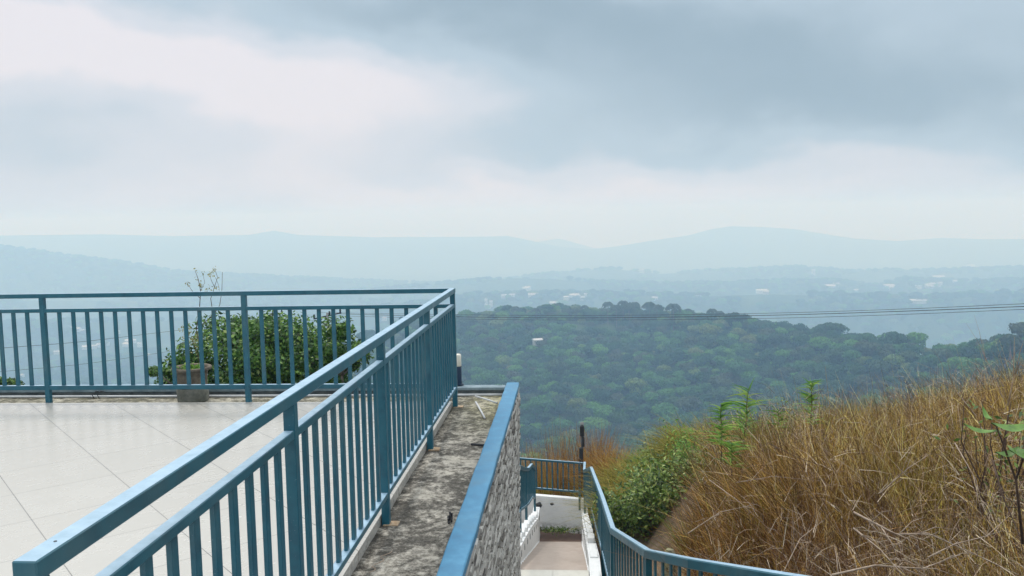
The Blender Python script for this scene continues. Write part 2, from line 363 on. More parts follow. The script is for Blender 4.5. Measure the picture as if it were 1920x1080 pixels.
def dryvar(m, c):
    p = m.pos(); c = m.mix(m.ramp(m.noise(p, .9, 4), [(.42, g(0)), (.62, g(.65))]), c, m.mix(1.0, c, c3(1.25, 1.5, .95), 'MULTIPLY'))
    c = m.mix(m.ramp(m.noise(p, 1.7, 4), [(.5, g(0)), (.66, g(.75))]), c, m.mix(1.0, c, c3(.52, .46, .45), 'MULTIPLY'))
    pt_ = m.pos((1, 1, .12)); tuft = m.noise(pt_, 5.5, 3, .7)
    c = m.mix(1.0, c, m.ramp(tuft, [(.36, c3(.38, .33, .30)), (.48, c3(.95, .88, .80)), (.62, c3(1.65, 1.7, 1.6))]), 'MULTIPLY')
    sx = m.n('ShaderNodeSeparateXYZ'); m.l(m.n('ShaderNodeNewGeometry').outputs['Position'], sx.inputs[0])
    br = m.n('ShaderNodeMapRange'); br.inputs[1].default_value = 2.6; br.inputs[2].default_value = 1.2; m.l(sx.outputs[0], br.inputs[0])
    c = m.mix(m.math('MULTIPLY', br.outputs[0], .85), c, m.mix(1.0, c, c3(.80, .60, .46), 'MULTIPLY'))
    return m.mix(m.ramp(m.noise(p, .55, 3), [(.55, g(0)), (.7, g(.5))]), c, m.mix(1.0, c, c3(1.2, 1.25, 1.5), 'MULTIPLY'))
DRY = island('dry_grass', [(0, c3(.03, .015, .006)), (.30, c3(.12, .060, .020)), (.55, c3(.30, .165, .050)), (.76, c3(.54, .33, .085)), (.90, c3(.76, .56, .22)), (1, c3(.94, .82, .52))], .7, .12, spec=.3, extra=dryvar)
TWIG = island('dry_twig', [(0, c3(.05, .025, .015)), (.4, c3(.16, .09, .055)), (.7, c3(.38, .27, .18)), (1, c3(.74, .64, .50))], .85, .0, spec=.3)
OLIVE = island('olive_grass', [(0, c3(.07, .075, .010)), (.4, c3(.21, .20, .025)), (.75, c3(.36, .30, .05)), (1, c3(.50, .36, .09))], .7, .25, spec=.3)
GREENG = island('green_grass', [(0, c3(.05, .11, .012)), (.5, c3(.15, .25, .03)), (1, c3(.34, .42, .07))], .6, .3)
RUSSET = island('russet_grass', [(0, c3(.12, .055, .010)), (.5, c3(.32, .155, .03)), (.85, c3(.46, .25, .055)), (1, c3(.52, .38, .13))], .8, .25)
FOREST = island('forest_leaf', [(0, c3(.024, .075, .034)), (.3, c3(.036, .105, .040)), (.5, c3(.080, .100, .050)), (.62, c3(.050, .135, .042)), (.8, c3(.075, .19, .045)), (.93, c3(.12, .27, .045)), (1, c3(.17, .19, .07))], .8, .2, spec=.15, objr=True)
PALMLEAF = island('palm_leaf', [(0, c3(.02, .045, .015)), (1, c3(.06, .09, .03))], .6, .1)

# ---------------------------------------------------------------- far country: one ground sheet
def interp(x, pts): return np.interp(x, [p[0] for p in pts], [p[1] for p in pts])
def zray(X, Y, d):          # height of the sight line through photo column X, row Y at distance d
    a = (np.asarray(X, float)-960)/F; b = (np.asarray(Y, float)-540)/F
    vx, vy, vz = [fw[i] + rt[i]*a - up[i]*b for i in range(3)]
    return vz/np.hypot(vx, vy)*d
RIDGE = [(-900, 900), (300, 780), (500, 710), (640, 655), (760, 608), (860, 590), (950, 586), (1050, 580), (1200, 582), (1300, 586), (1390, 600), (1500, 616), (1600, 632), (1700, 640), (1780, 650), (1850, 644), (1920, 634), (2300, 590), (3000, 560)]
RDIST = [(-900, 700), (860, 660), (1200, 640), (1400, 560), (1600, 480), (1750, 430), (1920, 370), (2300, 330), (3000, 300)]
LAY = [  # far ridges: distance, half depth, photo outline
 (6000, 600, [(-2000, 470), (900, 470), (1000, 452), (1050, 445), (1110, 462), (1200, 480), (3500, 470)]),
 (5200, 800, [(-2500, 450), (-400, 446), (0, 440), (200, 437), (330, 440), (470, 438), (520, 430), (565, 438), (700, 442), (900, 441), (955, 440), (1000, 449), (1050, 460), (1110, 465), (1160, 459), (1210, 451), (1290, 440), (1335, 428), (1370, 423), (1430, 425), (1490, 429), (1560, 441), (1600, 447), (1680, 452), (1760, 446), (1840, 449), (1920, 448), (2200, 440), (3500, 460)]),
 (3300, 480, [(-2500, 430), (-300, 446), (0, 460), (100, 474), (170, 484), (230, 490), (330, 508), (500, 517), (700, 526), (900, 530), (1000, 512), (1061, 507), (1142, 500), (1186, 504), (1240, 511), (1400, 503), (1492, 498), (1587, 505), (1661, 501), (1720, 505), (1824, 501), (1920, 500), (3500, 495)]),
 (2600, 380, [(-2500, 560), (300, 560), (700, 545), (860, 528), (967, 518), (1040, 519), (1112, 526), (1250, 530), (1380, 528), (1439, 523), (1560, 523), (1640, 529), (1700, 521), (1800, 525), (1920, 523), (3500, 520)]),
 (1950, 300, [(-2500, 640), (400, 600), (760, 572), (900, 552), (1100, 548), (1300, 552), (1450, 545), (1600, 548), (1750, 552), (1920, 545), (3500, 540)]),
]
def vnoise(x, y, seed=0):
    v = 0
    rs = np.random.RandomState(seed)
    for i in range(5):
        a = rs.uniform(0, 6.28); k = 2**i; ph = rs.uniform(0, 6.28, 2)
        v = v + (np.sin((x*np.cos(a)+y*np.sin(a))*k+ph[0])*np.cos((y*np.cos(a)-x*np.sin(a))*k*.83+ph[1]))/k
    return v
def colX(x, y):      # photo column of a direction
    t = np.arctan2(x, np.maximum(y, 1e-3) if not np.ndim(y) else np.where(y <= 0, 1e-3, y))
    return 1068 + F*1.0*np.tan(np.clip(t, -1.25, 1.25))*.985 if False else 960 + F*np.tan(np.clip(t+YAW, -1.2, 1.2))*.995
def smooth(t): t = np.clip(t, 0, 1); return t*t*(3-2*t)
def far_z(x, y):
    x = np.asarray(x, float); y = np.asarray(y, float); d = np.hypot(x, y); X = np.where(y > 1, colX(x, np.maximum(y, 1)), np.where(x > 0, 3500, -2500))
    Xc = np.clip(X, -2400, 3400)
    base = -236 - 70*smooth((d-1100)/1500) + 10*vnoise(x/260, y/260, 3) + 3*vnoise(x/60, y/60, 4)
    z = base
    for D, W, pts in LAY:
        top = zray(Xc, interp(Xc, pts), 1.0)*D*1.0 - 5
        D2 = D*(1+.03*vnoise(x/900, y/900, int(D)))
        b = smooth(1-np.abs(d-D2)/W)
        top = top*(d/D)**.0
        z = np.maximum(z, base + (top-base)*b)
    rd = interp(Xc, RDIST); top = zray(Xc, interp(Xc, RIDGE), 1.0)*rd - 10.5
    vall = -118.0 - 25*smooth((900-Xc)/900)
    front = vall + (top-vall)*smooth((d-210)/(rd-210)*.55+.0)/smooth(np.array(.55))
    back = top + (base-top)*smooth((d-rd)/420)
    z1 = np.where(d < rd, front, back)
    z1 = z1 + 2.2*vnoise(x/35, y/35, 8)*smooth((d-230)/60)
    z = np.maximum(z, z1) if True else z
    # the hill we stand on falls away to the valley
    near = -9 - (d-24)*.62
    z = np.where(d < 230, np.maximum(np.where(d < 210, vall, z1), near), z)
    return z
def ground_far():
    A = np.concatenate([np.linspace(-math.pi, -.66, 60)[:-1], np.linspace(-.66, .62, 560), np.linspace(.62, math.pi, 60)[1:]])
    R = np.concatenate([np.geomspace(24, 200, 30)[:-1], np.geomspace(200, 760, 110)[:-1], np.geomspace(760, 6700, 240)])
    aa, rr = np.meshgrid(A, R, indexing='ij'); x = rr*np.sin(aa); y = rr*np.cos(aa); z = far_z(x, y)
    V = np.stack([x, y, z], -1).reshape(-1, 3); n, m = len(A), len(R)
    i, j = np.meshgrid(np.arange(n-1), np.arange(m-1), indexing='ij'); k = (i*m+j).ravel()
    return np_mesh('ground', V, np.stack([k, k+m, k+m+1, k+1], -1))
def country_mat():
    m = MT('far_country', .95, spec=.1); p = m.pos((1, 1, .2)); a = m.noise(p, .012, 8, .65); b = m.noise(p, .06, 6, .7)
    col = m.ramp(b, [(.3, c3(.012, .028, .010)), (.5, c3(.025, .055, .017)), (.68, c3(.05, .085, .028)), (.8, c3(.10, .12, .05))])
    col = m.mix(m.ramp(a, [(.52, g(0)), (.66, g(.7))]), col, c3(.085, .115, .045))
    m.color(col); m.bump(b, 1.0, 6); return m.m
tag(link_mesh('ground', ground_far(), country_mat(), smooth=True), kind='structure', label='hazy wooded valley and ranges of hills')

# ---------------------------------------------------------------- near hillside
def sstep(a, b, t): return smooth((np.asarray(t, float)-a)/(b-a))
RAIL = [(.305, 19.8, -6.02), (.28, 19, -5.97), (.37, 16, -4.97), (.42, 11.5, -4.01), (.44, 9, -3.5), (.62, 6.8, -2.84), (.84, 5.8, -2.49), (1.15, 5, -2.22), (2.1, 3.7, -1.85), (3.2, 3.0, -1.7)]
def near_z(x, y):
    x = np.asarray(x, float); y = np.asarray(y, float)
    ys = [3.0, 5, 6.8, 9, 11.5, 16, 19, 21, 24, 30, 45]
    zs = np.interp(y, ys, [-2.9, -3.35, -3.9, -4.55, -5.1, -6.05, -7.0, -7.9, -9.6, -13, -22])
    zp = np.interp(y, [0, 4, 8, 12, 18, 22, 26, 32, 45], [-2.7, -2.75, -2.85, -3.75, -5.5, -7.0, -9.2, -13, -22])
    xr = np.interp(y, [3, 3.7, 5, 6.8, 9, 30], [3.2, 2.1, 1.15, .62, .44, .3])
    rise = sstep(.15, 1.9, x-xr-.25*vnoise(y*.9, x*.4, 5)*.5)
    z = zs + (np.maximum(zp, zs)-zs)*rise + np.where(x > xr, .17*np.maximum(x-2.6, 0), 0)
    z = z + .07*vnoise(x*1.3, y*1.3, 2) + .075*vnoise(x*2.6, y*2.6, 61)*np.where(x > xr+.6, 1, 0)
    z = np.where(x < xr+.05, z-1.6, z); z = np.where(x < -1.2, np.minimum(z, -7.9), z)
    return z
def ground_near():
    xs = np.concatenate([np.linspace(-30, -3, 20)[:-1], np.linspace(-3, 14, 150), np.linspace(14, 34, 20)[1:]]); ys = np.concatenate([np.linspace(-4, 2, 10)[:-1], np.linspace(2, 26, 150), np.linspace(26, 46, 30)[1:]])
    xx, yy = np.meshgrid(xs, ys, indexing='ij'); z = near_z(xx, yy)
    V = np.stack([xx, yy, z], -1).reshape(-1, 3); n, m = len(xs), len(ys)
    i, j = np.meshgrid(np.arange(n-1), np.arange(m-1), indexing='ij'); k = (i*m+j).ravel()
    return np_mesh('hillside', V, np.stack([k, k+m, k+m+1, k+1], -1))
tag(link_mesh('hillside', ground_near(), DIRT, smooth=True), kind='structure', label='bare brown soil slope beside the stairs')

# ---------------------------------------------------------------- terrace
S = 1.18
ZF = -1.45*S; ZS = -1.50*S; XE = -.937*S; YE = 6.40*S
XI, XO = -.55*S, -.442*S; ZC = -1.43*S; YC0, YC1 = 6.87*S, 7.03*S; YK = 6.97*S
mb = MB(); mb.box((-14, -3, -4.0), (XE, YE, ZF)); tag(mb.build('terrace_floor', TILE), kind='structure', label='cream tiled terrace floor')
mb = MB()
xs = np.linspace(XE+.001, XI+.01, 40); ys = np.linspace(-3, YC0+.01, 420)
xx, yy = np.meshgrid(xs, ys, indexing='ij'); zz = ZS + .0035*vnoise(xx*14, yy*14, 3) + .002*vnoise(xx*60, yy*60, 6)
V = np.stack([xx, yy, zz], -1).reshape(-1, 3); i, j = np.meshgrid(np.arange(39), np.arange(419), indexing='ij'); k = (i*420+j).ravel()
Fq = np.stack([k, k+420, k+421, k+1], -1)
xs2 = np.linspace(-14, XE+.002, 500); ys2 = np.linspace(YE+.001, YC0+.01, 24); xx, yy = np.meshgrid(xs2, ys2, indexing='ij'); zz = ZS + .004*vnoise(xx*14, yy*14, 3)
V2 = np.stack([xx, yy, zz], -1).reshape(-1, 3); i, j = np.meshgrid(np.arange(499), np.arange(23), indexing='ij'); k2 = (i*24+j).ravel()
V, Fq = join([(V, Fq), (V2, np.stack([k2, k2+24, k2+25, k2+1], -1))])
tag(link_mesh('ledge', np_mesh('ledge', V, Fq), MOULD, smooth=True), kind='structure', label='mouldy concrete ledge around the terrace edge')

# parapet wall: core, stone cladding, blue cap
pw = empty('parapet_wall', (XI, 3, ZS), label='low parapet wall with blue painted cap and rough grey stone cladding', cat='wall')
MB().box((XI+.012, -3, -9), (XO-.03, YC1-.02, ZC-.05)).box((-14, YC0+.03, -9), (XI+.011, YK-.01, ZC-.045)).box((XI-.25, -3, -9), (XI+.011, YC0+.029, ZS-.03)).build('wall_core', GREYC, pw)
MB().box((XI+.002, -3, ZS-.02), (XI+.0118, YC0, ZC-.046)).box((-14, YC0+.018, ZS-.02), (XI+.001, YC0+.0295, ZC-.042)).build('inner_face', CURBIN, pw)
cap = MB()
rs = random.Random(4)
ycuts = [-3+ (YC1+3.0)*i/60 for i in range(61)]
vs = []; 
for i, y in enumerate(ycuts):
    j1, j2, j3 = [rs.uniform(-.003, .003) for _ in range(3)]
    vs += [(XI+j1, y, ZC-.045), (XI+j1, y, ZC-.004), (XI+.006+j1, y, ZC+j3*.4), (XO-.006+j2, y, ZC+j3*.4), (XO+j2, y, ZC-.005), (XO+j2, y, ZC-.045)]
fs = [(i*6+a, i*6+a+1, (i+1)*6+a+1, (i+1)*6+a) for i in range(60) for a in range(5)] + [(i*6+5, i*6, i*6+6, i*6+11) for i in range(60)] + [(0,1,2,3,4,5), tuple(366-6+q for q in (5,4,3,2,1,0))]
cap.add(vs, fs); cap.build('blue_cap', CAPBLUE, pw); MB().cbox((-14, YC0, ZC-.042), (XI-.0045, YK, ZC-.008), .006).build('grey_cap', FADED, pw)
st = MB(); z = ZC-.05
while z > -8.2:
    h = rs.uniform(.011, .026); y = -1.0; 
    while y < YC1:
        L = rs.uniform(.05, .20); o = rs.uniform(-.006, .016); y1 = min(y+L, YC1+rs.uniform(-.004, .018))
        lean = -.075*max(0, (ZC-z))/1.9
        st.box((XO-.034, y, z-h), (XO+o-.004+lean*.4, y1-.002, z-.002)); y += L
        if z < -4.5: y += 0
    z -= h
st.build('stone_cladding', STONE, pw)
tag(MB().box((XI-.3, -3.2, -1.78), (1.0, 1.2, -1.70)).build('upper_landing', STEPC), kind='structure', label='tiled upper landing')

# railings -----------------------------------------------------------------
ZT, ZM = -.559*S, -.6817*S
T = .0375*S
def rail_terrace():
    r = empty('railing', (XE, 4, ZF), label='blue metal railing along the side of the terrace, running away beside the mouldy ledge', cat='railing')
    x1 = -.894*S; x0 = x1-T; xc = (x0+x1)/2
    yp = [1.285*S + i*1.309*S for i in range(5)]
    yend = YE + T
    yp[-1] = yend - T
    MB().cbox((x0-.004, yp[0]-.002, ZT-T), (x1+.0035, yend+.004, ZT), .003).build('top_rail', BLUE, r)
    for k, y in enumerate(yp):
        MB().cbox((x0, y, ZS-.01), (x1, y+T, ZT-T-.0005), .002).build('post', BLUE, r)
        p = MB().box((x0-.02+.03, y-.012, ZS-.003), (x1+.05, y+T+.014, ZS+.007))
        o = p.build('base_plate', RUST, r)
        if k < 4:
            MB().cbox((x0+.002, y+T+.0005, ZM-.034), (x1-.0015, yp[k+1]-.0005, ZM), .003).build('middle_rail', BLUE, r)
            MB().cbox((x0+.002, y+T+.0005, -1.360*S), (x1-.0015, yp[k+1]-.0005, -1.360*S+.030), .002).build('bottom_rail', BLUE, r)
    bz0, bz1 = -1.360*S+.0305, ZM-.0345
    first = None
    for k in range(4):
        a, b = yp[k]+T, yp[k+1]; n = 10
        for i in range(n):
            y = a + (b-a)*(i+1)/(n+1) - .019
            if first is None:
                first = MB().cbox((xc-.0085, y, bz0), (xc+.0085, y+.038, bz1), .0015).build('baluster', BLUE, r); fy = y
            else:
                o = first.copy(); C.objects.link(o); o.parent = r; o.location = (0, y-fy, 0)
    # small drill hole on the near end of the hand rail
    MB().lathe((xc, yp[0]+.10, ZT+.0006), [(0, .0004), (.0035, .0004), (.0035, 0)], 12).build('screw_hole', BLACK, r)
rail_terrace()
def rail_far():
    r = empty('railing', (-4, YE, ZF), label='blue metal railing across the far edge of the terrace, in front of the clay pot', cat='railing')
    y0 = YE+.001; y1 = y0+T; yc = (y0+y1)/2
    x_end = -.894*S-T-.0045; xp = [-.894*S - T - (i+1)*1.668*S for i in range(5)]
    MB().cbox((xp[-1]-.3, y0-.002, ZT-T+.002), (x_end, y1+.002, ZT-.001), .003).build('top_rail', BLUE, r)
    edges = [x_end+.004] + xp
    first = None
    for k, x in enumerate(xp):
        MB().cbox((x, y0, ZS-.01), (x+T*1.05, y1, ZT-T+.0015), .002).build('post', BLUE, r)
        b = edges[k] if k else x_end+.004; a = x+T*1.05
        MB().cbox((a+.0005, y0+.0015, ZM-.036), (b-.0005, y1-.0015, ZM-.001), .002).build('middle_rail', BLUE, r)
        MB().cbox((a+.0005, y0+.0015, -1.345*S), (b-.0005, y1-.0015, -1.345*S+.042), .002).build('bottom_rail', BLUE, r)
        for i in range(13):
            xx = a + (b-a)*(i+1)/14 - .0185
            if first is None: first = MB().cbox((xx, yc-.008, -1.345*S+.0425), (xx+.037, yc+.008, ZM-.0365), .0015).build('baluster', BLUE, r); fx = xx
            else: o = first.copy(); C.objects.link(o); o.parent = r; o.location = (xx-fx, 0, 0)
rail_far()

# things on the ledge ------------------------------------------------------
bl = empty('bollard_light', (-.965*S+.008, 6.98*S, ZC), label='small navy bollard lamp with cream top on the corner of the blue capped wall', cat='lamp')
bx, by = -.955*S, 6.95*S
MB().lathe((bx, by, ZC), [(0, 0), (.052, 0), (.052, .008), (.036, .012), (.036, .014)], 20).build('base_plate', NAVY, bl)
MB().lathe((bx, by, ZC+.013), [(.033, 0), (.033, .172), (.030, .176)], 24).build('body', NAVY, bl, True)
MB().lathe((bx, by, ZC+.188), [(.030, 0), (.033, .004), (.033, .108), (.029, .119), (.018, .124), (0, .126)], 24).build('diffuser', CREAM, bl, True)
cb = MB(); cb.tube([(bx-.02, by-.07, ZC-.01), (bx-.03, by-.12, ZC+.012), (bx-.005, by-.135, ZC-.03), (bx-.03, by-.14, ZS+.03), (bx+.02, by-.16, ZS+.012), (bx-.05, by-.17, ZS+.008)], .006, 6)
tag(cb.build('cable', BLACK, None, True), 'black cable looping out under the small bollard lamp', 'cable')
tag(MB().tube([(-14, 6.80*S, ZS+.016), (-8, 6.805*S, ZS+.018), (-4, 6.80*S, ZS+.015), (XI-.02, 6.80*S, ZS+.016)], .0125, 10).build('pipe', PIPE, None, True), 'thin grey plastic pipe running along the foot of the far kerb', 'pipe')
tag(MB().tube([atd(924, 728, 6.72*S), atd(931, 736, 6.3*S), atd(935, 752, 5.9*S)], .008, 7).build('loose_pipe', PIPE), 'loose pale plastic pipe end leaning on the blue cap in the ledge corner', 'pipe') if False else None
def stick(name, pts, r, mat, label, cat):
    m = MB(); m.tube(pts, r, 8); return tag(m.build(name, mat, None, True), label, cat)
stick('loose_pipe', [(-.775*S, 6.62*S, ZS+.05), (-.66*S, 6.50*S, ZS+.045), (-.58*S, 6.40*S, ZS+.04)], .009, PIPE, 'upper of two pale plastic pipe offcuts in the corner of the ledge', 'pipe')
stick('loose_pipe', [(-.765*S, 6.55*S, ZS+.012), (-.70*S, 6.28*S, ZS+.012), (-.64*S, 6.02*S, ZS+.012)], .009, PIPE, 'lower of two pale plastic pipe offcuts in the corner of the ledge', 'pipe')
q1 = (-.655*S, 5.30*S, ZS+.016); q2 = (-.565*S, 5.26*S, ZS+.022)
stick('iron_bar', [q1, q2], .010, BLACK, 'short black iron bar sticking out beside the blue cap halfway along the ledge', 'bar')
lump = MB()
for i in range(9):
    a = [rs.uniform(-.02, .02) for _ in range(3)]
    lump.tube([(-.600*S+a[0]*.6, 3.93*S+a[1], ZS+.01+abs(a[2])), (-.600*S+a[1]*.6, 3.93*S+a[2]+.02, ZS+.045+a[0])], .006, 6)
tag(lump.build('cable_knot', BLACK), 'crumpled knot of black cable at the foot of the blue cap', 'cable')
for (xx, yy, sd_) in ((-.86, 3.35, 1),):
    m = MB(); P = []
    for i in range(14): P.append((xx*S+.02*math.sin(i*1.1)+i*.003, yy*S+i*.02, ZS+.010+.003*math.sin(i)))
    m.tube(P, .0022, 5); tag(m.build('wire_scrap', DEADW, None, True), 'thin pale curly wire lying in the black mould near the tile edge', 'wire')
for X, lab in ((159, 'left'), (169, 'right')):
    p = atd(X, 733, 6.60*S); m = MB()
    m.tube([(p.x-.01, 6.74*S, ZS+.012), (p.x, 6.70*S, ZS+.06), (p.x+.014, 6.74*S, ZS+.085), (p.x+.012, 6.80*S, ZS+.06)], .006, 6)
    tag(m.build('wall_hook', BLACK, None, True), 'black hook on the far kerb left of the pot, %s one of the pair' % lab, 'hook')

# clay pot with small plants
po = empty('plant_pot', (-3.13*S, 6.70*S, ZS), label='weathered round clay pot with a thick rim on the ledge beyond the far railing', cat='plant pot')
pc = (-3.15*S, 6.66*S, ZS); k = S
MB().lathe(pc, [(0, .002), (.118*k, .002), (.124*k, .02), (.128*k, .10*k), (.126*k, .125*k)], 32).build('pot_foot', POTLOW, po, True)
MB().lathe(pc, [(.118*k, .1265*k), (.118*k, .18*k), (.124*k, .235*k), (.129*k, .262*k), (.157*k, .270*k), (.160*k, .290*k), (.150*k, .296*k), (.132*k, .290*k), (.126*k, .262*k)], 32).build('pot_bowl', POT, po, True)
MB().lathe(pc, [(0, .262*k), (.127*k, .258*k)], 24).build('soil', SOIL, po)
n = 260; cen = np.array(pc)+np.array([0, 0, .285*k]) + RNG.normal(size=(n, 3))*[.052, .05, .018]; V, Fq = leaves(cen, unit(RNG.normal(size=(n, 3))+[0, 0, 1]), RNG.uniform(.008, .02, n))
tag(link_mesh('seedling', np_mesh('seedling', V, Fq), LEAF_B), 'low bright green seedlings growing in the round clay pot', 'plant', kind='stuff')

# ---------------------------------------------------------------- trees beyond the terrace
def limb(mb, p, q, r1, r2, n=5, wob=.06, sides=7):
    p, q = Vector(p), Vector(q); L = (q-p).length; P = []; R = []
    for i in range(n+1):
        t = i/n; w_ = Vector([random.uniform(-1, 1) for _ in range(3)])*wob*L*math.sin(math.pi*t)
        P.append(p.lerp(q, t)+w_); R.append(r1+(r2-r1)*t)
    mb.tube(P, R, sides); return P
def bushy_tree(name, base, crown_c, rad, nl, size, mat, label, cat, lobes=26, group=None, flat=.7, stems=5, trunk_r=.05):
    root = empty(name, base, label=label, cat=cat, group=group)
    tm = MB(); cc = Vector(crown_c); cs = []
    limb(tm, base, cc-Vector((0, 0, rad[2]*.5)), trunk_r, trunk_r*.6, wob=.04)
    for i in range(lobes):
        d = Vector((random.gauss(0, 1), random.gauss(0, 1), random.gauss(.25, .8))); d.normalize()
        t = random.uniform(.45, .92); c = cc + Vector((d.x*rad[0]*t, d.y*rad[1]*t, d.z*rad[2]*t)); cs.append((c, random.uniform(.16, .34)))
        if i % 2 == 0: limb(tm, cc-Vector((0, 0, rad[2]*.5)), c, trunk_r*.45, trunk_r*.1, wob=.08, sides=5)
    tm.build('trunk', BARK, root, True)
    cen = []; nor = []
    for c, rr in cs:
        m_ = nl//lobes; dd = unit(RNG.normal(size=(m_, 3))); R_ = rr*min(rad)*2.0*RNG.uniform(.45, 1.05, (m_, 1))
        cen.append(np.array(c)+dd*R_*[1.1, 1.1, flat]); nor.append(unit(dd*.6+RNG.normal(size=(m_, 3))*.6+[0, 0, .5]))
    cen = np.concatenate(cen); nor = np.concatenate(nor)
    V, Fq = leaves(cen, nor, RNG.uniform(.6, 1.25, len(cen))*size)
    link_mesh('crown', np_mesh('crown', V, Fq), mat, root); return root
tcen = atd(485, 672, 10.5)
bushy_tree('broadleaf_tree', (tcen.x+.1, 10.8, -7), (tcen.x+.06, tcen.y, tcen.z-.08), (1.10, 1.1, .66), 27000, .030, LEAF_T, 'dense green leafy tree seen through the far railing', 'tree', lobes=46)
# lower right shoulder and left shoulder of the crown belong to smaller trees beside it
c2 = atd(640, 672, 9.9); bushy_tree('small_tree', (c2.x, c2.y, -7), (c2.x, c2.y, c2.z), (.36, .4, .42), 5000, .028, LEAF_T, 'small leafy treetop right of the dense tree, reaching up to the cable poles', 'tree', lobes=12, trunk_r=.03)
c2 = atd(325, 706, 9.9); bushy_tree('small_tree', (c2.x, c2.y, -7), (c2.x, c2.y, c2.z), (.42, .4, .22), 4200, .028, LEAF_T, 'small leafy treetop left of the dense tree, behind the clay pot', 'tree', lobes=12, trunk_r=.03)
c2 = atd(2, 722, 9.9); bushy_tree('small_tree', (c2.x, c2.y, -7), (c2.x, c2.y, c2.z), (.3, .3, .12), 1800, .028, LEAF_T, 'tip of a green treetop at the left end of the far railing', 'tree', lobes=8, trunk_r=.03)
# thin leafy shoots standing above the railing
def shoots():
    D = 8.4; root = empty('sapling', atd(392, 740, D), label='spindly sapling with sparse yellowish leaves rising above the far railing', cat='sapling')
    mb = MB(); L = []
    def br(pts, r, tip=True):
        P = [atd(X, Y, D+o) for X, Y, o in pts]; mb.tube(P, [r*(1-.6*i/(len(P)-1)) for i in range(len(P))], 5); return P
    br([(392, 745, 0), (386, 700, 0), (368, 618, 0)], .008); br([(368, 618, 0), (374, 580, 0), (376, 545, 0), (372, 525, 0), (366, 507, 0)], .0055)
    br([(368, 618, 0), (385, 603, 0), (400, 592, .1), (412, 572, .1), (416, 545, .1), (417, 510, .1)], .005); br([(400, 592, .1), (395, 560, .1), (402, 538, .1), (408, 520, .1), (403, 505, .1)], .004)
    br([(402, 538, .1), (396, 525, .1), (393, 515, .1)], .003); br([(376, 545, 0), (384, 530, 0), (380, 512, 0)], .003); br([(376, 560, 0), (360, 545, 0), (352, 533, 0)], .0032)
    br([(392, 745, 0), (378, 690, .1), (362, 640, .1), (350, 628, .1)], .005); br([(404, 520, .1), (410, 535, .1), (412, 548, .1)], .002)
    mb.build('stem', DARKSTEM, root, True)
    cen = []
    for X, Y, n, s in ((366, 508, 7, 4), (380, 514, 10, 5), (376, 535, 16, 5), (393, 515, 12, 5), (403, 503, 12, 4), (401, 513, 12, 5), (352, 532, 14, 5), (396, 540, 10, 7), (405, 541, 8, 5), (384, 545, 8, 6), (410, 521, 4, 2), (368, 525, 5, 4), (350, 628, 60, 11), (365, 640, 60, 13), (350, 612, 25, 8)):
        for _ in range(n): cen.append(atd(X+random.gauss(0, s*.6), Y+random.gauss(0, s*.6), D+random.uniform(-.05, .15)))
    cen = np.array(cen); V, Fq = leaves(cen, unit(RNG.normal(size=(len(cen), 3))), RNG.uniform(.007, .016, len(cen))); link_mesh('leaves', np_mesh('leaves', V, Fq), LEAF_Y, root)
shoots()

# utility poles and cables ------------------------------------------------
def pole(X, Yt, D, hw, label):
    t = atd(X, Yt, D); root = empty('utility_pole', (t.x, t.y, t.z-9), label=label, cat='utility pole')
    MB().tube([(t.x, t.y, t.z-22), (t.x, t.y, t.z+.15)], [.16, .10], 10).build('pole', GREYC, root, True)
    MB().beam((t.x-hw, t.y-.3, t.z-.28), (t.x+hw, t.y+.3, t.z+.1), .09, .10).build('crossarm', BLACK, root)
    MB().beam((t.x-hw*.7, t.y-.3, t.z-.95), (t.x+hw*.7, t.y+.3, t.z-.7), .08, .08).build('crossarm', BLACK, root)
    for s_, dz in ((-.95, -.26), (.15, -.06), (.92, .09), (-.55, -.86), (.6, -.72)):
        MB().lathe((t.x+hw*s_, t.y+.3*s_, t.z+dz+.04), [(.0, 0), (.09, 0), (.05, .08), (.11, .12), (.05, .18), (.09, .24), (0, .30)], 10).build('insulator', BLACK, root, True)
    return t
pA = pole(614, 590, 62, 1.0, 'utility pole whose black crossarms show above the dense tree, right one')
pB = pole(508, 590, 74, 1.0, 'utility pole whose black crossarm shows above the dense tree, left one')
def wire(pts, r, label):
    mb = MB(); P = [atd(*p) for p in pts]
    out = []
    for i in range(len(P)-1):     # smooth between given points
        for t in np.linspace(0, 1, 9)[:-1]:
            p0, p1, p2, p3 = P[max(i-1, 0)], P[i], P[i+1], P[min(i+2, len(P)-1)]
            out.append(.5*((2*p1)+(p2-p0)*t+(2*p0-5*p1+4*p2-p3)*t*t+(3*p1-p0-3*p2+p3)*t**3))
    out.append(P[-1]); mb.tube(out, r, 5); tag(mb.build('power_cable', WIRE, None, True), label, 'cable', None)
wire([(600, 586, 62), (860, 590, 55), (1100, 591.5, 48), (1400, 588, 41), (1650, 581, 36), (1920, 569.5, 32), (2100, 560, 30)], .009, 'topmost of the thin power cables crossing the view right of the terrace')
wire([(620, 588, 62), (860, 594, 55.5), (1100, 596, 48.5), (1400, 592, 41.5), (1650, 585, 36.5), (1920, 574.5, 32.5), (2100, 566, 30)], .014, 'second power cable from the top, the thickest, crossing the view right of the terrace')
wire([(630, 592, 62), (860, 598, 56), (1100, 600, 49), (1400, 597.5, 42), (1650, 591, 37), (1920, 580, 33), (2100, 572, 30)], .009, 'lowest of the thin power cables crossing the view right of the terrace')
wire([(600, 600, 62), (450, 609, 58), (330, 620, 50), (160, 640, 42), (0, 653, 36), (-200, 672, 32)], .010, 'upper thin cable crossing the hazy valley behind the far railing')
wire([(600, 612, 62), (450, 636, 58), (310, 660, 50), (160, 682, 42), (0, 697, 36), (-200, 716, 32)], .008, 'lower thin cable crossing the hazy valley behind the far railing')

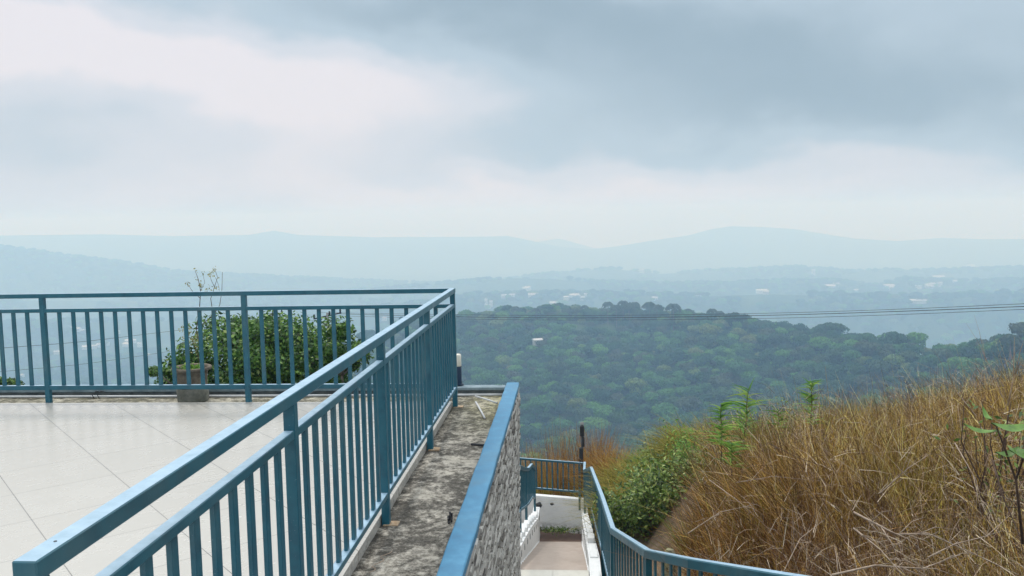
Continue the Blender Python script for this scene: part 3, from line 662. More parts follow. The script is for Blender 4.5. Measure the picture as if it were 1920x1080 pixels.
# ---------------------------------------------------------------- stairs
def stair_z(y): return 0
steps = MB(); landing2 = MB(); dk = MB()
XL, XR = -.80, .21
# lower flight: 18 steps from y 11.2 down to 18.9
n = 18; ya, za, yb, zb = 11.15, -4.90, 18.95, -7.80
for i in range(n):
    y0 = ya + (yb-ya)*i/n; y1 = ya + (yb-ya)*(i+1)/n; z1 = za + (zb-za)*(i+1)/(n+0)
    z1 = za + (zb-za)*(i+1)/(n+1)
    steps.cbox((XL-.015*i/n*2, y0, z1-1.2), (XR-.03*i/n, y1+.02, z1), .006)
sf = empty('stair_flight', (0, 15, -7.8), kind='structure', label='brown tiled steps leading down between white side walls')
steps.build('steps', BROWN, sf)
landing2.box((XL, 9.6, -5.8), (-.285, 11.148, za)).box((-.281, 9.6, -5.8), (XR+.01, 11.148, za))
for i in range(8): landing2.box((XL, 9.6-.62*(i+1), -6), (np.interp(9.6-.62*i, [4, 5, 6.8, 9], [1.6, 1.1, .55, .32]), 9.598-.62*i, za+.25*(i+1)))
landing2.build('upper_steps', STEPC, sf)
dk.box((XL-.25, yb+.002, -9), (XR-.01, 20.3, zb)); dk.build('lower_landing', DKBROWN, sf)
# white side walls with notched tops and square weep holes
def side_wall(name, x0, x1, inner, label):
    r = empty(name, ((x0+x1)/2, 15, -7), label=label, cat='wall'); w_ = MB(); h_ = MB(); tooth = MB()
    m = 34; vs = []; off = .30
    def top(y):
        t = (y-ya)/(yb-ya); return np.interp(y, [3.5, 9.6, ya, yb, 20], [-2.3, za+.02, za-.1, zb+.05, zb]) + off + .38*max(0, min(1, t))**1.5 + .10*math.sin(math.pi*max(0, min(1, t)))
    ys = np.linspace(9.0, 19.8, m)
    for a, b in zip(ys[:-1], ys[1:]):
        zt = top((a+b)/2)
        w_.add([(x0, a, zt-1.5), (x1, a, zt-1.5), (x1, b, zt-1.5), (x0, b, zt-1.5), (x0, a, top(a)), (x1, a, top(a)), (x1, b, top(b)), (x0, b, top(b))], [(0,3,2,1),(4,5,6,7),(0,1,5,4),(1,2,6,5),(2,3,7,6),(3,0,4,7)])
    for y in np.arange(9.4, 19.4, .86):
        w_.cbox((x0+.02, y, top(y)-.05), (x1-.02, y+.22, top(y+.11)+(.11 if y > 12 else .03)), .008)
        s_ = 1 if inner > 0 else -1; xi = x1 if inner > 0 else x0
        h_.box((min(xi, xi+s_*.006), y+.45, top(y+.5)-.17), (max(xi, xi+s_*.006), y+.53, top(y+.5)-.09))
    for i in range(n):      # saw-tooth skirting that follows the treads
        y0 = ya + (yb-ya)*i/n; z1 = za + (zb-za)*(i+1)/(n+1); s_ = 1 if inner > 0 else -1; xi = x1 if inner > 0 else x0
        tooth.box((min(xi, xi+s_*.014), y0+.03, z1-.1), (max(xi, xi+s_*.014), y0+.30, z1+.075))
    w_.build('wall_body', WHITE, r); h_.build('weep_hole', BLACK, r); tooth.build('skirting', WHITE, r); return top
topL = side_wall('side_wall', XL-.16, XL, 1, 'low white side wall with notched top on the left of the stairs')
topR = side_wall('side_wall', XR, XR+.15, -1, 'low white side wall with notched top on the right of the stairs')
wl = empty('landing_wall', (-.4, 20, -7.8), label='low stained white wall closing the foot of the stairs', cat='wall')
MB().beam((-1.7, 20.36, -7.4), (.34, 19.88, -7.4), .14, .94, .01).build('wall_body', STAIN, wl)
bt = MB(); p = atd(1011, 948, 19.9); bt.tube([p+Vector((-.05, .05, 0)), p+Vector((.0, -.03, .03)), p+Vector((.06, -.04, -.01))], [.05, .075, .03], 8)
tag(bt.build('drain_spout', BLACK, None, True), 'black plastic spout at the left end of the stained landing wall', 'spout')
bt = MB(); p = atd(1035, 946, 19.82); bt.tube([p+Vector((-.04, .04, 0)), p+Vector((0, .0, .01)), p+Vector((.04, .03, 0))], [.02, .035, .015], 7)
tag(bt.build('drain_hole_rim', BLACK, None, True), 'small black drain rim high on the stained landing wall', 'drain')
# small weed on the landing against the wall
n_ = 700; p0 = atd(1046, 994, 19.6); cen = np.array(p0)+RNG.normal(size=(n_, 3))*[.26, .06, .035]; V, Fq = leaves(cen, unit(RNG.normal(size=(n_, 3))+[0, 0, .5]), RNG.uniform(.012, .03, n_))
tag(link_mesh('weed', np_mesh('weed', V, Fq), LEAF_S), 'low dark weeds growing along the foot of the stained white landing wall', 'plant', kind='stuff')

def stair_rail(name, P, ht, label, wd=.065, th=.075, post_at=(), foot=None, spacing=.125):
    r = empty(name, P[0], label=label, cat='railing')
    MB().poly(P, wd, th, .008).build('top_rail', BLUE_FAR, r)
    Q = [(x, y, z-ht) for x, y, z in P]; MB().poly(Q, .04, .045, .004).build('bottom_rail', BLUE_FAR, r)
    L = [0]
    for a, b in zip(P[:-1], P[1:]): L.append(L[-1]+math.dist(a[:2], b[:2]))
    def at(s_): 
        i = min(max(np.searchsorted(L, s_)-1, 0), len(P)-2); t = (s_-L[i])/(L[i+1]-L[i]); a, b = Vector(P[i]), Vector(P[i+1]); return a.lerp(b, t), (b-a)
    s_ = spacing*.5; cnt = 0
    while s_ < L[-1]:
        p, d = at(s_); h = Vector((d.x, d.y, 0)).normalized()
        isp = any(abs(s_-q) < spacing*.5 for q in post_at)
        hl_, nw = (.026, .026) if isp else (.017, .008)
        lo = p.z-ht-(.45 if isp else -.02); hi = p.z-th/2+.002
        nn = Vector((h.y, -h.x, 0)); b = MB(); dz = d.z/max(math.hypot(d.x, d.y), 1e-6)
        vs = []
        for zz_, sl in ((lo, dz), (hi, dz)):
            for a_, c_ in ((-1, -1), (1, -1), (1, 1), (-1, 1)): q = p + h*a_*hl_ + nn*c_*nw; vs.append((q.x, q.y, zz_+a_*hl_*sl))
        b.add(vs, [(0,3,2,1),(4,5,6,7),(0,1,5,4),(1,2,6,5),(2,3,7,6),(3,0,4,7)])
        b.build('post' if isp else 'baluster', BLUE_FAR, r); s_ += spacing
    return r
# a rail with more than 100 bars: spacing chosen so that every bar is its own part
stair_rail('stair_railing', RAIL, .78, 'curved blue metal railing sweeping down the right side of the stairs', post_at=(.8, 3.8, 8.3, 10.8, 13.1, 15.0), spacing=.19)
LP = [tuple(atd(X, Y, d)) for X, Y, d in ((1002, 879, 19.5), (997, 872, 18.4), (990, 880, 17.3), (984, 880, 15.8), (973, 876, 13.6), (962, 886, 11.0))]
stair_rail('stair_railing', LP, .74, 'short blue railing left of the stairs, half hidden by the stone wall', post_at=(.1, 3.3, 6.0), spacing=.15)
stair_rail('landing_railing', [(-1.75, 20.36, -6.04), (.30, 19.84, -6.04)], .72, 'straight blue railing on top of the white wall at the foot of the stairs', wd=.05, th=.05, post_at=(.06, 2.05), spacing=.137)
# black lamp post behind the landing corner
lpst = empty('lamp_post', atd(1092, 880, 20.2), label='slim black post with bulky fittings standing behind the corner of the landing railing', cat='post')
P = lambda Y, dx=0: atd(1091.5+dx, Y, 20.2)
MB().tube([P(960), P(797)], [.03, .022], 8).build('pole', BLACK, lpst, True)
hb = MB()
for Y0, Y1, w1, dx in ((797, 818, .055, 0), (818, 838, .035, 2), (838, 868, .05, -1.5)):
    a, b = P(Y1, dx), P(Y0, dx); hb.cbox((a.x-w1, a.y-w1, a.z), (a.x+w1, a.y+w1, b.z-.01), .02)
hb.build('fitting', BLACK, lpst)
b = P(796); MB().lathe((b.x, b.y, b.z), [(.05, 0), (.045, .05), (0, .07)], 10).build('cap', GREYC, lpst, True)

# grey concrete marker and rocks beside the stairs
gm = empty('marker_stone', atd(1251, 1040, 7.6), label='small weathered grey concrete post stub in the dry grass beside the curved railing', cat='post')
a = atd(1246, 1030, 7.6); sb = MB().tube([(a.x+.045, a.y, a.z-.35), (a.x+.045, a.y+.01, a.z-.12), (a.x+.05, a.y, a.z-.03), (a.x+.052, a.y, a.z)], [.075, .062, .052, .034], 7); sb.build('stub', MOULD, gm)

# ---------------------------------------------------------------- near vegetation
def xrail(y): return np.interp(y, [3, 3.7, 5, 6.8, 9, 11.5, 16, 30], [3.2, 2.1, 1.15, .62, .44, .42, .37, .3])
def scatter(n, ylo, yhi, xmaxf, dens=None):
    y = ylo + (yhi-ylo)*RNG.random(n)**1.15; x = xrail(y)+.1 + (xmaxf*y - xrail(y))*RNG.random(n); return x, y
def cols(x, y): return 960 + F*np.tan(np.arctan2(x, y)+YAW)
def grass_mesh(name, n_tuft, per, ylo, yhi, keep, length, width, spread, bend, seg=3, xf=.66):
    x, y = scatter(n_tuft, ylo, yhi, xf); k = keep(x, y, cols(x, y)); x, y = x[k], y[k]; nT = len(x)
    hgt = RNG.uniform(.65, 1.18, nT)*np.clip(.84+.26*vnoise(x*1.9, y*1.9, 41), .3, 1.3); lean = RNG.normal(size=(nT, 2))*.2 + np.stack([vnoise(x*1.1, y*1.1, 51), vnoise(x*1.1, y*1.1, 52)], 1)*.07
    xx = np.repeat(x, per) + RNG.normal(size=nT*per)*.045; yy = np.repeat(y, per) + RNG.normal(size=nT*per)*.045
    base = np.stack([xx, yy, near_z(xx, yy)-.03], -1); nB = len(base)
    dirc = unit(np.concatenate([RNG.normal(size=(nB, 2))*spread + np.repeat(lean, per, 0), np.ones((nB, 1))], 1))
    L = length*np.repeat(hgt, per)*RNG.uniform(.5, 1.12, nB)
    return blades(base, dirc, L, RNG.uniform(.7, 1.3, nB)*width, RNG.uniform(.1, 1, nB)*bend, seg)
def mound_edge(x, y): # left border of the dry mound
    return x-xrail(y) > np.interp(y, [3, 5, 7, 9, 11, 13, 16], [-.2, .0, .45, .95, 1.15, 1.9, 2.6]) + .18*vnoise(y*2.1, x*1.3, 12)
dry_keep = lambda x, y, X: mound_edge(x, y)
thin = lambda x, y: vnoise(x*3.1, y*3.1, 17) + RNG.normal(size=len(x))*.8 > -.9
P1 = grass_mesh('a', 6400, 22, 3.2, 10.5, lambda x, y, X: mound_edge(x, y) & thin(x, y), .92, .0044, .30, .30, 4)
P2 = grass_mesh('a', 2800, 16, 8, 17, lambda x, y, X: mound_edge(x, y) & (y > 8), .92, .007, .45, .30, 3)
x, y = scatter(5200, 3.4, 10.5, .66); k = mound_edge(x, y) & (RNG.random(len(x)) < np.clip((7.2-y)/2.6, .3, 1)); x, y = x[k], y[k]; nB = len(x)      # litter: tangled stems lying every way
base = np.stack([x, y, near_z(x, y)+RNG.uniform(.0, .8, nB)], -1); d_ = unit(RNG.normal(size=(nB, 3))*[1, 1, .5])
P3 = blades(base, d_, RNG.uniform(.15, .6, nB), RNG.uniform(.003, .006, nB), RNG.uniform(.0, .8, nB), 4)
# wiry branching stems
x, y = scatter(5600, 3.3, 12, .66); k = mound_edge(x, y) & (RNG.random(len(x)) < np.clip((8.5-y)/3.0, .5, 1)); x, y = x[k], y[k]; nB = len(x); ht = RNG.uniform(.5, 1.12, nB)
base = np.stack([x, y, near_z(x, y)], -1); d_ = unit(np.concatenate([RNG.normal(size=(nB, 2))*.32, np.ones((nB, 1))], 1))
tw = [blades(base, d_, ht, np.full(nB, .008), RNG.uniform(0, .2, nB), 3)]
for q in range(9):
    t_ = RNG.uniform(.3, .98, (nB, 1)); b2 = base+d_*ht[:, None]*t_; d2 = unit(d_*.7+RNG.normal(size=(nB, 3))*.6)
    tw.append(blades(b2, d2, RNG.uniform(.07, .30, nB), np.full(nB, .0042), RNG.uniform(0, .5, nB), 2))
V, Fq = join(tw); tag(link_mesh('dry_stems', np_mesh('dry_stems', V, Fq), TWIG), 'wiry dead branching weed stems standing in the dry grass', 'weeds', kind='stuff')
# pale seed stalks that break the skyline
x, y = scatter(900, 4.5, 11, .66); k = mound_edge(x, y) & (RNG.random(len(x)) < np.clip((cols(x, y)-1250)/600, .15, 1)); x, y = x[k], y[k]; nB = len(x)
P4 = blades(np.stack([x, y, near_z(x, y)], -1), unit(np.concatenate([RNG.normal(size=(nB, 2))*.16, np.ones((nB, 1))], 1)), RNG.uniform(.95, 1.32, nB), np.full(nB, .006), RNG.uniform(0, .35, nB), 5)
P5 = grass_mesh('a', 2600, 3, 3.4, 12, lambda x, y, X: mound_edge(x, y), 1.10, .0065, .22, .10, 4)
P6 = grass_mesh('a', 900, 26, 6.2, 12.5, lambda x, y, X: mound_edge(x, y), 1.02, .0048, .34, .25, 4)
P7 = grass_mesh('a', 520, 14, 4.3, 7.0, lambda x, y, X: (X > 1640) & (vnoise(x*2.2, y*2.2, 71)+(X-1800)*.004 > .2), 1.32, .0055, .22, .22, 5)
P3 = join([P3, P4, P5, P6, P7])
V, Fq = join([P1, P2, P3])
tag(link_mesh('dry_grass', np_mesh('dry_grass', V, Fq), DRY), 'mass of tall dry brown grass covering the slope right of the railing', 'dry grass', kind='stuff')
patch = lambda x, y, s=1.1, sd=21: vnoise(x*s, y*s, sd)
V, Fq = join([grass_mesh('a', 1500, 18, 4.5, 18, lambda x, y, X: mound_edge(x, y) & (patch(x, y)+.16*(y-7.5)+np.abs(X-1620)*.0014-.2 > .2), 1.0, .0065, .22, .22, 3),
              grass_mesh('a', 1500, 16, 13, 26, lambda x, y, X: ((X > 1130) & ((X < 1500) | (y > 15))), .75, .018, .35, .5, 3),
              grass_mesh('a', 900, 20, 3.6, 8, lambda x, y, X: (X > 1700) & (patch(x, y, 1.3, 77) > -.3), 1.0, .006, .22, .2, 4)])
tag(link_mesh('olive_grass', np_mesh('olive_grass', V, Fq), OLIVE), 'olive and yellow grass mixed into the top of the slope', 'grass', kind='stuff')
V, Fq = join([grass_mesh('a', 700, 14, 8.6, 11.6, lambda x, y, X: (X > 1160) & (X < 1290) & (y > 9) & ~mound_edge(x, y) & (patch(x, y, 2.0, 5) > .15), .13, .007, .7, .6, 4),
              grass_mesh('a', 1300, 12, 7.5, 15, lambda x, y, X: mound_edge(x, y) & (X < 1580) & (patch(x, y, 1.6, 19)-(X-1380)*.004 > .1), 1.0, .008, .28, .3, 4),
              grass_mesh('a', 900, 14, 14, 24, lambda x, y, X: (X > 1180) & (X < 1460) & (patch(x, y, .8, 9) > .1), .85, .013, .3, .35, 4)])
tag(link_mesh('green_grass', np_mesh('green_grass', V, Fq), GREENG), 'bright green grass patches beside the stairs and behind the shrubs', 'grass', kind='stuff')
# drooping grass clumps (each a thing)
def clump(X, Y, d, rad, nb, mat, label, cat='grass clump', width=.011, up_=1.0, droop=1.0):
    t = atd(X, Y, d); gz = float(near_z(t.x, t.y)); h = max(t.z-gz, .5); base = np.tile([[t.x, t.y, gz]], (nb, 1))+RNG.normal(size=(nb, 3))*[rad*.22, rad*.22, 0]
    a = RNG.uniform(0, 2*math.pi, nb); e = RNG.uniform(.05, .6, nb)*rad/h
    dirc = unit(np.stack([np.cos(a)*e, np.sin(a)*e, np.full(nb, up_)], -1)); L = h*RNG.uniform(.6, 1.08, nb)
    V, Fq = blades(base, dirc, L, np.full(nb, width), RNG.uniform(.25, .8, nb)*droop*min(1, 1.3/h), 5)
    me = np_mesh('grass_clump', V, Fq); root = empty('grass_clump', (t.x, t.y, gz), label=label, cat=cat); link_mesh('blades', me, mat, root); return root
clump(1160, 822, 20, 1.3, 2300, RUSSET, 'rounded drooping russet grass clump right of the black post', width=.020)
clump(1185, 852, 15.5, .8, 2200, OLIVE, 'drooping olive grass clump in front of the russet clump right of the stairs', width=.018)
clump(1140, 862, 21.6, .5, 1100, OLIVE, 'drooping olive grass clump directly behind the top of the curved railing', width=.018)
clump(1048, 806, 22.0, .9, 620, RUSSET, 'tall feathery russet grass just left of the black post', width=.020, droop=.4)
clump(1114, 798, 22, .9, 620, RUSSET, 'tall feathery russet grass just right of the black post', width=.020, droop=.4)
clump(1020, 832, 24, 1.3, 1700, RUSSET, 'low russet grass clump behind the landing railing, left of the feathery grass', width=.022)
clump(982, 838, 24, 1.1, 1400, RUSSET, 'low russet grass clump behind the left end of the landing railing', width=.022)
clump(1050, 868, 22, 1.0, 900, OLIVE, 'olive grass clump seen through the bars of the landing railing', width=.022)
clump(1010, 880, 22, .8, 700, GREENG, 'green grass clump seen through the left bars of the landing railing', width=.022)
clump(1325, 768, 15, 1.4, 2600, OLIVE, 'large domed olive brown grass clump on the skyline above the shrubs', width=.016)
clump(1260, 815, 19, .9, 1200, GREENG, 'yellow green grass clump above the leafy shrubs', width=.013)
clump(1222, 830, 18, .9, 1400, GREENG, 'bright green grass clump between the russet clump and the shrubs', width=.013)
clump(1390, 765, 14, .9, 1300, DRY, 'light brown grass clump beside the bamboo-like shoots', width=.010)
clump(1172, 878, 13.6, .75, 1500, OLIVE, 'arching yellow olive grass clump close behind the curved railing, left of the leafy shrubs', width=.014, droop=1.3)
clump(1218, 858, 13.8, .6, 1100, OLIVE, 'arching olive grass clump standing above the middle leafy shrub', width=.014, droop=1.3)
# leafy shrubs right of the stairs
def shrub(X, Y, d, rx, rz, nl, label, mat=LEAF_S, size=.045):
    t = atd(X, Y, d); gz = float(near_z(t.x, t.y)); root = empty('shrub', (t.x, t.y, gz), label=label, cat='shrub')
    sm = MB(); cen = []; nor = []
    for i in range(18):
        a = random.uniform(0, 6.28); r_ = random.uniform(.2, 1)*rx; tip = Vector((t.x+math.cos(a)*r_, t.y+math.sin(a)*r_, t.z+rz*random.uniform(-.7, .8)))
        b0 = (t.x+math.cos(a)*r_*.3, t.y+math.sin(a)*r_*.3, gz); limb(sm, b0, tip, .010, .003, sides=5)
        m_ = nl//18; tt = RNG.random((m_, 1))**.6; c_ = np.array(b0)+(np.array(tip)-np.array(b0))*tt + RNG.normal(size=(m_, 3))*rx*.20; cen.append(c_); nor.append(unit(RNG.normal(size=(m_, 3))*.7+[0, -.35, .7]))
    sm.build('stems', DARKSTEM, root, True); cen = np.concatenate(cen); nor = np.concatenate(nor)
    V, Fq = leaves(cen, nor, RNG.uniform(.55, 1.3, len(cen))*size*.82, .40); link_mesh('leaves', np_mesh('leaves', V, Fq), mat, root)
shrub(1235, 905, 12.5, .55, .35, 3600, 'dark green leafy shrub in the middle of the green patch right of the stairs')
shrub(1160, 935, 13.0, .42, .18, 2600, 'dense leafy shrub at the lower left of the green patch, beside the railing')
shrub(1275, 880, 12.8, .45, .35, 2600, 'leafy shrub touching the left edge of the dry grass mound')
shrub(1222, 884, 14.5, .45, .25, 2300, 'leafy shrub behind the lower ones at the top left of the green patch')
shrub(1255, 850, 15.5, .5, .3, 2400, 'green shrub at the top of the green patch under the skyline grass')
shrub(1215, 932, 12.6, .4, .16, 2200, 'low leafy shrub at the foot of the green patch above the bare soil')
shrub(1310, 835, 14.5, .5, .3, 1800, 'yellow green shrub on the skyline left of the bamboo-like shoots', LEAF_B, .04)
for i_, (X, Y, d, rx, rz, nl, mt, lab) in enumerate((
    (1258, 806, 17, .32, .25, 1100, LEAF_B, 'bright yellow green bush on the skyline left of the domed grass clump'),
    (1290, 832, 13.5, .3, .2, 900, LEAF_B, 'yellow green bush in front of the domed grass clump'),
    (1415, 790, 12, .35, .25, 900, LEAF_B, 'sparse green bush below the tall pale shoot'),
    (1330, 860, 11.5, .3, .25, 1000, LEAF_S, 'small green bush at the top left shoulder of the dry mound'),
    (1480, 775, 12, .35, .2, 800, LEAF_S, 'thin green bush on the skyline between the shoots'),
    (1880, 800, 6, .35, .3, 260, LEAF_S, 'green weeds tangled in the dry grass near the right edge'))):
    shrub(X, Y, d, rx, rz, nl, lab, mt, .032)
# bamboo-like green shoots with long leaves
def shoot(X, Yt, Yb, d, label, n=26, ll=.32, lean=0):
    a, b = atd(X, Yt, d), atd(X-lean, Yb, d); root = empty('leafy_shoot', b, label=label, cat='plant')
    sm = MB(); P = limb(sm, b, a, .009, .003, sides=5, wob=.02); sm.build('stem', DARKSTEM, root, True)
    n = int(n*1.8); ll *= .62; t = RNG.uniform(.3, 1, n); base = np.array(b)+(np.array(a)-np.array(b))*t[:, None]; an = RNG.uniform(0, 6.28, n)
    dr = unit(np.stack([np.cos(an), np.sin(an), RNG.uniform(.1, .9, n)], -1)); V, Fq = blades(base, dr, RNG.uniform(.6, 1.1, n)*ll, np.full(n, .026), RNG.uniform(.1, .6, n), 4)
    link_mesh('leaves', np_mesh('leaves', V, Fq), LEAF_B, root)
shoot(1352, 758, 870, 10, 'bright green bamboo-like shoot left of the pair on the skyline', 44, .30)
shoot(1404, 728, 870, 10.5, 'tall pale green bamboo-like shoot with arching leaves, right of the pair on the skyline', 40, .42, 14)
shoot(1522, 715, 830, 9.5, 'single bright green leafy shoot sticking up over the dry grass', 40, .26)
shoot(1372, 830, 900, 9, 'green long-leaved shoot low in front of the skyline pair', 24, .3)
shoot(1460, 770, 850, 10, 'faint green shoot between the skyline pair and the single leafy shoot', 18, .24)
# big green leaves at the right edge
def leafy_branch():
    D = 3.6; root = empty('leafy_branch', atd(1905, 1000, D), label='thin dark branch with a few large bright green leaves at the right edge', cat='branch')
    sm = MB(); sm.tube([atd(1918, 1020, D), atd(1905, 900, D), (atd(1880, 830, D)), atd(1868, 800, D)], [.006, .005, .004, .003], 6); sm.tube([atd(1905, 900, D), atd(1925, 840, D), atd(1940, 780, D)], .004, 6); sm.build('stem', DARKSTEM, root, True)
    for X0, Y0, X1, Y1, wd, dd in ((1872, 806, 1806, 793, .018, .1), (1930, 796, 1858, 792, .028, 0), (1912, 838, 1866, 847, .020, 0), (1955, 850, 1892, 842, .055, -.05), (1860, 785, 1842, 760, .012, .1)):
        a, b = atd(X0, Y0, D), atd(X1, Y1, D+dd); ax = (b-a); n_ = Vector((0, -.35, 1)).cross(ax).normalized(); V = []; Fl = []
        for i in range(7):
            t = i/6; w_ = wd*math.sin(math.pi*min(1, .08+t*.92))**.8; c_ = a+ax*t+Vector((0, 0, -.02*math.sin(math.pi*t))); V += [c_-n_*w_, c_+Vector((0, 0, -.006)), c_+n_*w_]
        for i in range(6):
            for q in (0, 1): Fl.append((i*3+q, i*3+q+1, i*3+q+4, i*3+q+3))
        me = bpy.data.meshes.new('leaf'); me.from_pydata([tuple(v) for v in V], [], Fl); link_mesh('leaf', me, BROADLEAF, root, True)
leafy_branch()
# dead pale branches tangled in the grass
def dead(pts, r, label, mat=DEADW, tw=5):
    r *= .55; tw += 3
    P = [atd(*p) for p in pts]; mb = MB(); mb.tube(P, [r*(1-.7*i/(len(P)-1)) for i in range(len(P))], 6)
    for _ in range(tw):
        i = random.randrange(len(P)-1); a = P[i].lerp(P[i+1], random.random()); d = (P[i+1]-P[i]).normalized()+Vector([random.uniform(-.8, .8) for _ in range(3)])
        L = random.uniform(.08, .28); b = a+d.normalized()*L; mb.tube([a, (a+b)/2+Vector((0, 0, .02)), b], [r*.45, r*.3, r*.12], 5)
    tag(mb.build('dead_branch', mat, None, True), label, 'branch')
dead([(1560, 1078, 3.6), (1640, 1060, 3.7), (1730, 1066, 3.8), (1800, 1040, 3.9)], .009, 'pale dead branch lying lowest, along the bottom edge of the photo')
dead([(1600, 960, 4.0), (1680, 1002, 3.9), (1740, 1000, 4.0), (1830, 1040, 4.1), (1910, 1078, 4.0)], .010, 'long pale dead branch sloping down to the bottom right corner', tw=8)
dead([(1600, 990, 3.9), (1650, 1030, 3.8), (1690, 1075, 3.6)], .008, 'pale forked dead branch below the long sloping one')
dead([(1740, 1045, 3.8), (1790, 1020, 3.9), (1850, 1005, 4), (1900, 960, 4.1)], .006, 'thin pale dead twig rising at the lower right')
dead([(1650, 925, 4.6), (1700, 880, 4.7), (1745, 850, 4.8)], .006, 'thin dead stem pointing up to the right in the middle of the grass')
dead([(1790, 830, 4.6), (1830, 900, 4.5), (1845, 960, 4.4)], .006, 'pale thin stem hanging down in the upper right grass')
dead([(1830, 780, 4.4), (1790, 730, 4.5), (1762, 705, 4.5)], .005, 'pale dry stalk leaning left above the grass skyline')
dead([(1880, 745, 4.4), (1862, 700, 4.5), (1840, 658, 4.5)], .004, 'highest pale dry stalk above the grass skyline at the right')
dead([(1890, 760, 4.2), (1900, 710, 4.2), (1912, 682, 4.2), (1922, 690, 4.2)], .008, 'brown bent seed stalk at the right edge above the skyline', RUST, 3)
dead([(1440, 830, 6.5), (1500, 860, 6.3), (1560, 880, 6.2)], .005, 'dark thin twig lying on the left part of the dry mound', DARKSTEM)
dead([(1860, 860, 4.0), (1880, 930, 3.9), (1910, 1000, 3.8), (1925, 1060, 3.7)], .009, 'dark brown woody stem curving down the right edge', DARKSTEM, 7)
dead([(1290, 1000, 5.6), (1350, 960, 5.8), (1420, 945, 6.0)], .006, 'thin dead stem low on the left end of the dry mound')
dead([(1330, 900, 6.4), (1385, 940, 6.2), (1440, 990, 6.0)], .006, 'pale straight stem crossing the dark hollow of the dry mound')
dead([(1380, 905, 6.0), (1450, 893, 5.9), (1540, 902, 5.8)], .004, 'pale arching stem across the middle of the dry mound')
dead([(1470, 1070, 4.4), (1500, 1010, 4.6), (1545, 975, 4.8)], .005, 'thin dead stem rising near the bottom centre of the dry mound')
dead([(1700, 760, 5.2), (1680, 735, 5.2), (1672, 742, 5.3)], .004, 'small hooked stalk on the grass skyline')

# ---------------------------------------------------------------- forest trees
def crown_mesh(seed, R=6.0, H=4.2, lobes=20, nl=1300, size=.5):
    r_ = np.random.default_rng(seed); cen = []; nor = []
    for i in range(lobes):
        a = r_.uniform(0, 6.28); rr = math.sqrt(r_.random())*R*.78; zc = H*.78*math.sqrt(max(0, 1-(rr/R)**2))*r_.uniform(.8, 1.1)-.5; lr = r_.uniform(1.2, 2.6)
        m_ = nl//lobes; dd = unit(r_.normal(size=(m_, 3))+[0, 0, .45]); cen.append(np.array([math.cos(a)*rr, math.sin(a)*rr, zc])+dd*lr*[1.05, 1.05, .72]*r_.uniform(.82, 1.08, (m_, 1))); nor.append(unit(dd+r_.normal(size=(m_, 3))*.45))
    m_ = nl//5; dd = unit(r_.normal(size=(m_, 3))); cen.append(dd*[R*.66, R*.66, H*.45]+[0, 0, H*.2]); nor.append(dd)
    cen = np.concatenate(cen); nor = np.concatenate(nor); V, Fq = leaves(cen, nor, r_.uniform(.6, 1.3, len(cen))*size, .8, r_)
    me = np_mesh('crown', V, Fq); me.materials.append(FOREST); return me
def trunk_mesh(seed, H=9):
    random.seed(seed); mb = MB(); limb(mb, (0, 0, -H), (0, 0, .5), .28, .16, wob=.02)
    for _ in range(5): limb(mb, (0, 0, -1.5), (random.uniform(-3.5, 3.5), random.uniform(-3.5, 3.5), random.uniform(.8, 2.5)), .12, .04, sides=5)
    me = mb.mesh('trunk'); me.materials.append(PALEBARK); return me
PALEBARK = simple('pale_bark', c3(.18, .17, .15), c3(.40, .38, .34), 2, .9, .2)
CR = [crown_mesh(1, 5.2, 6.0), crown_mesh(2, 5.6, 5.0), crown_mesh(3, 4.4, 7.2), crown_mesh(4, 6.8, 4.0, 26, 1800), crown_mesh(5, 4.2, 6.0), crown_mesh(6, 5.0, 6.6)]
TR = [trunk_mesh(11), trunk_mesh(12)]
random.seed(99)
pts = []
rg = np.random.default_rng(5)
cell = 7.2
gx, gy = np.meshgrid(np.arange(-260, 480, cell), np.arange(180, 760, cell)); gx = (gx+rg.uniform(-.5, .5, gx.shape)*cell).ravel(); gy = (gy+rg.uniform(-.5, .5, gy.shape)*cell).ravel()
dd = np.hypot(gx, gy); XX = cols(gx, gy); rdd = interp(XX, RDIST)
zg = far_z(gx, gy)
row = hor(XX)+F*(-zg-12)/gy*1.0
vis_left = row < 690+ (XX > 840)*1000
ok = (XX > 520) & (XX < 2080) & (dd < rdd+45) & (dd > 235) & vis_left
# hidden behind the near slope
lim = interp(XX, [(840, 880), (1000, 860), (1150, 840), (1300, 800), (1500, 770), (1700, 745), (1920, 720), (2300, 700)])
ok &= row < lim+45
# small clearing on the ridge
clear = (XX > 1060) & (XX < 1165) & (dd > rdd-48) & (dd < rdd-8)
ok &= ~clear
gx, gy, zg, dd, XX, row = [a[ok] for a in (gx, gy, zg, dd, XX, row)]
order = np.argsort(dd); near_i, far_i = order[:300], order[300:]
sc_all = rg.uniform(.45, 1.0, len(gx))*np.where(rg.random(len(gx)) < .12, 1.35, 1)
FG = 'trees of the forested hill below the terrace'
for q in near_i:
    root = bpy.data.objects.new('forest_tree', None); C.objects.link(root); s_ = sc_all[q]; root.location = (gx[q], gy[q], zg[q]); root.scale = (s_, s_, s_*rg.uniform(.9, 1.15)); root.rotation_euler = (0, 0, rg.uniform(0, 6.28))
    tag(root, 'round-crowned broadleaf tree among the nearer trees of the hazy forested hill', 'tree', FG)
    for nm, me in (('crown', CR[int(rg.integers(0, len(CR)))]), ('trunk', TR[int(rg.integers(0, 2))])):
        o = bpy.data.objects.new(nm, me); C.objects.link(o); o.parent = root; o.location = (0, 0, 6.2)
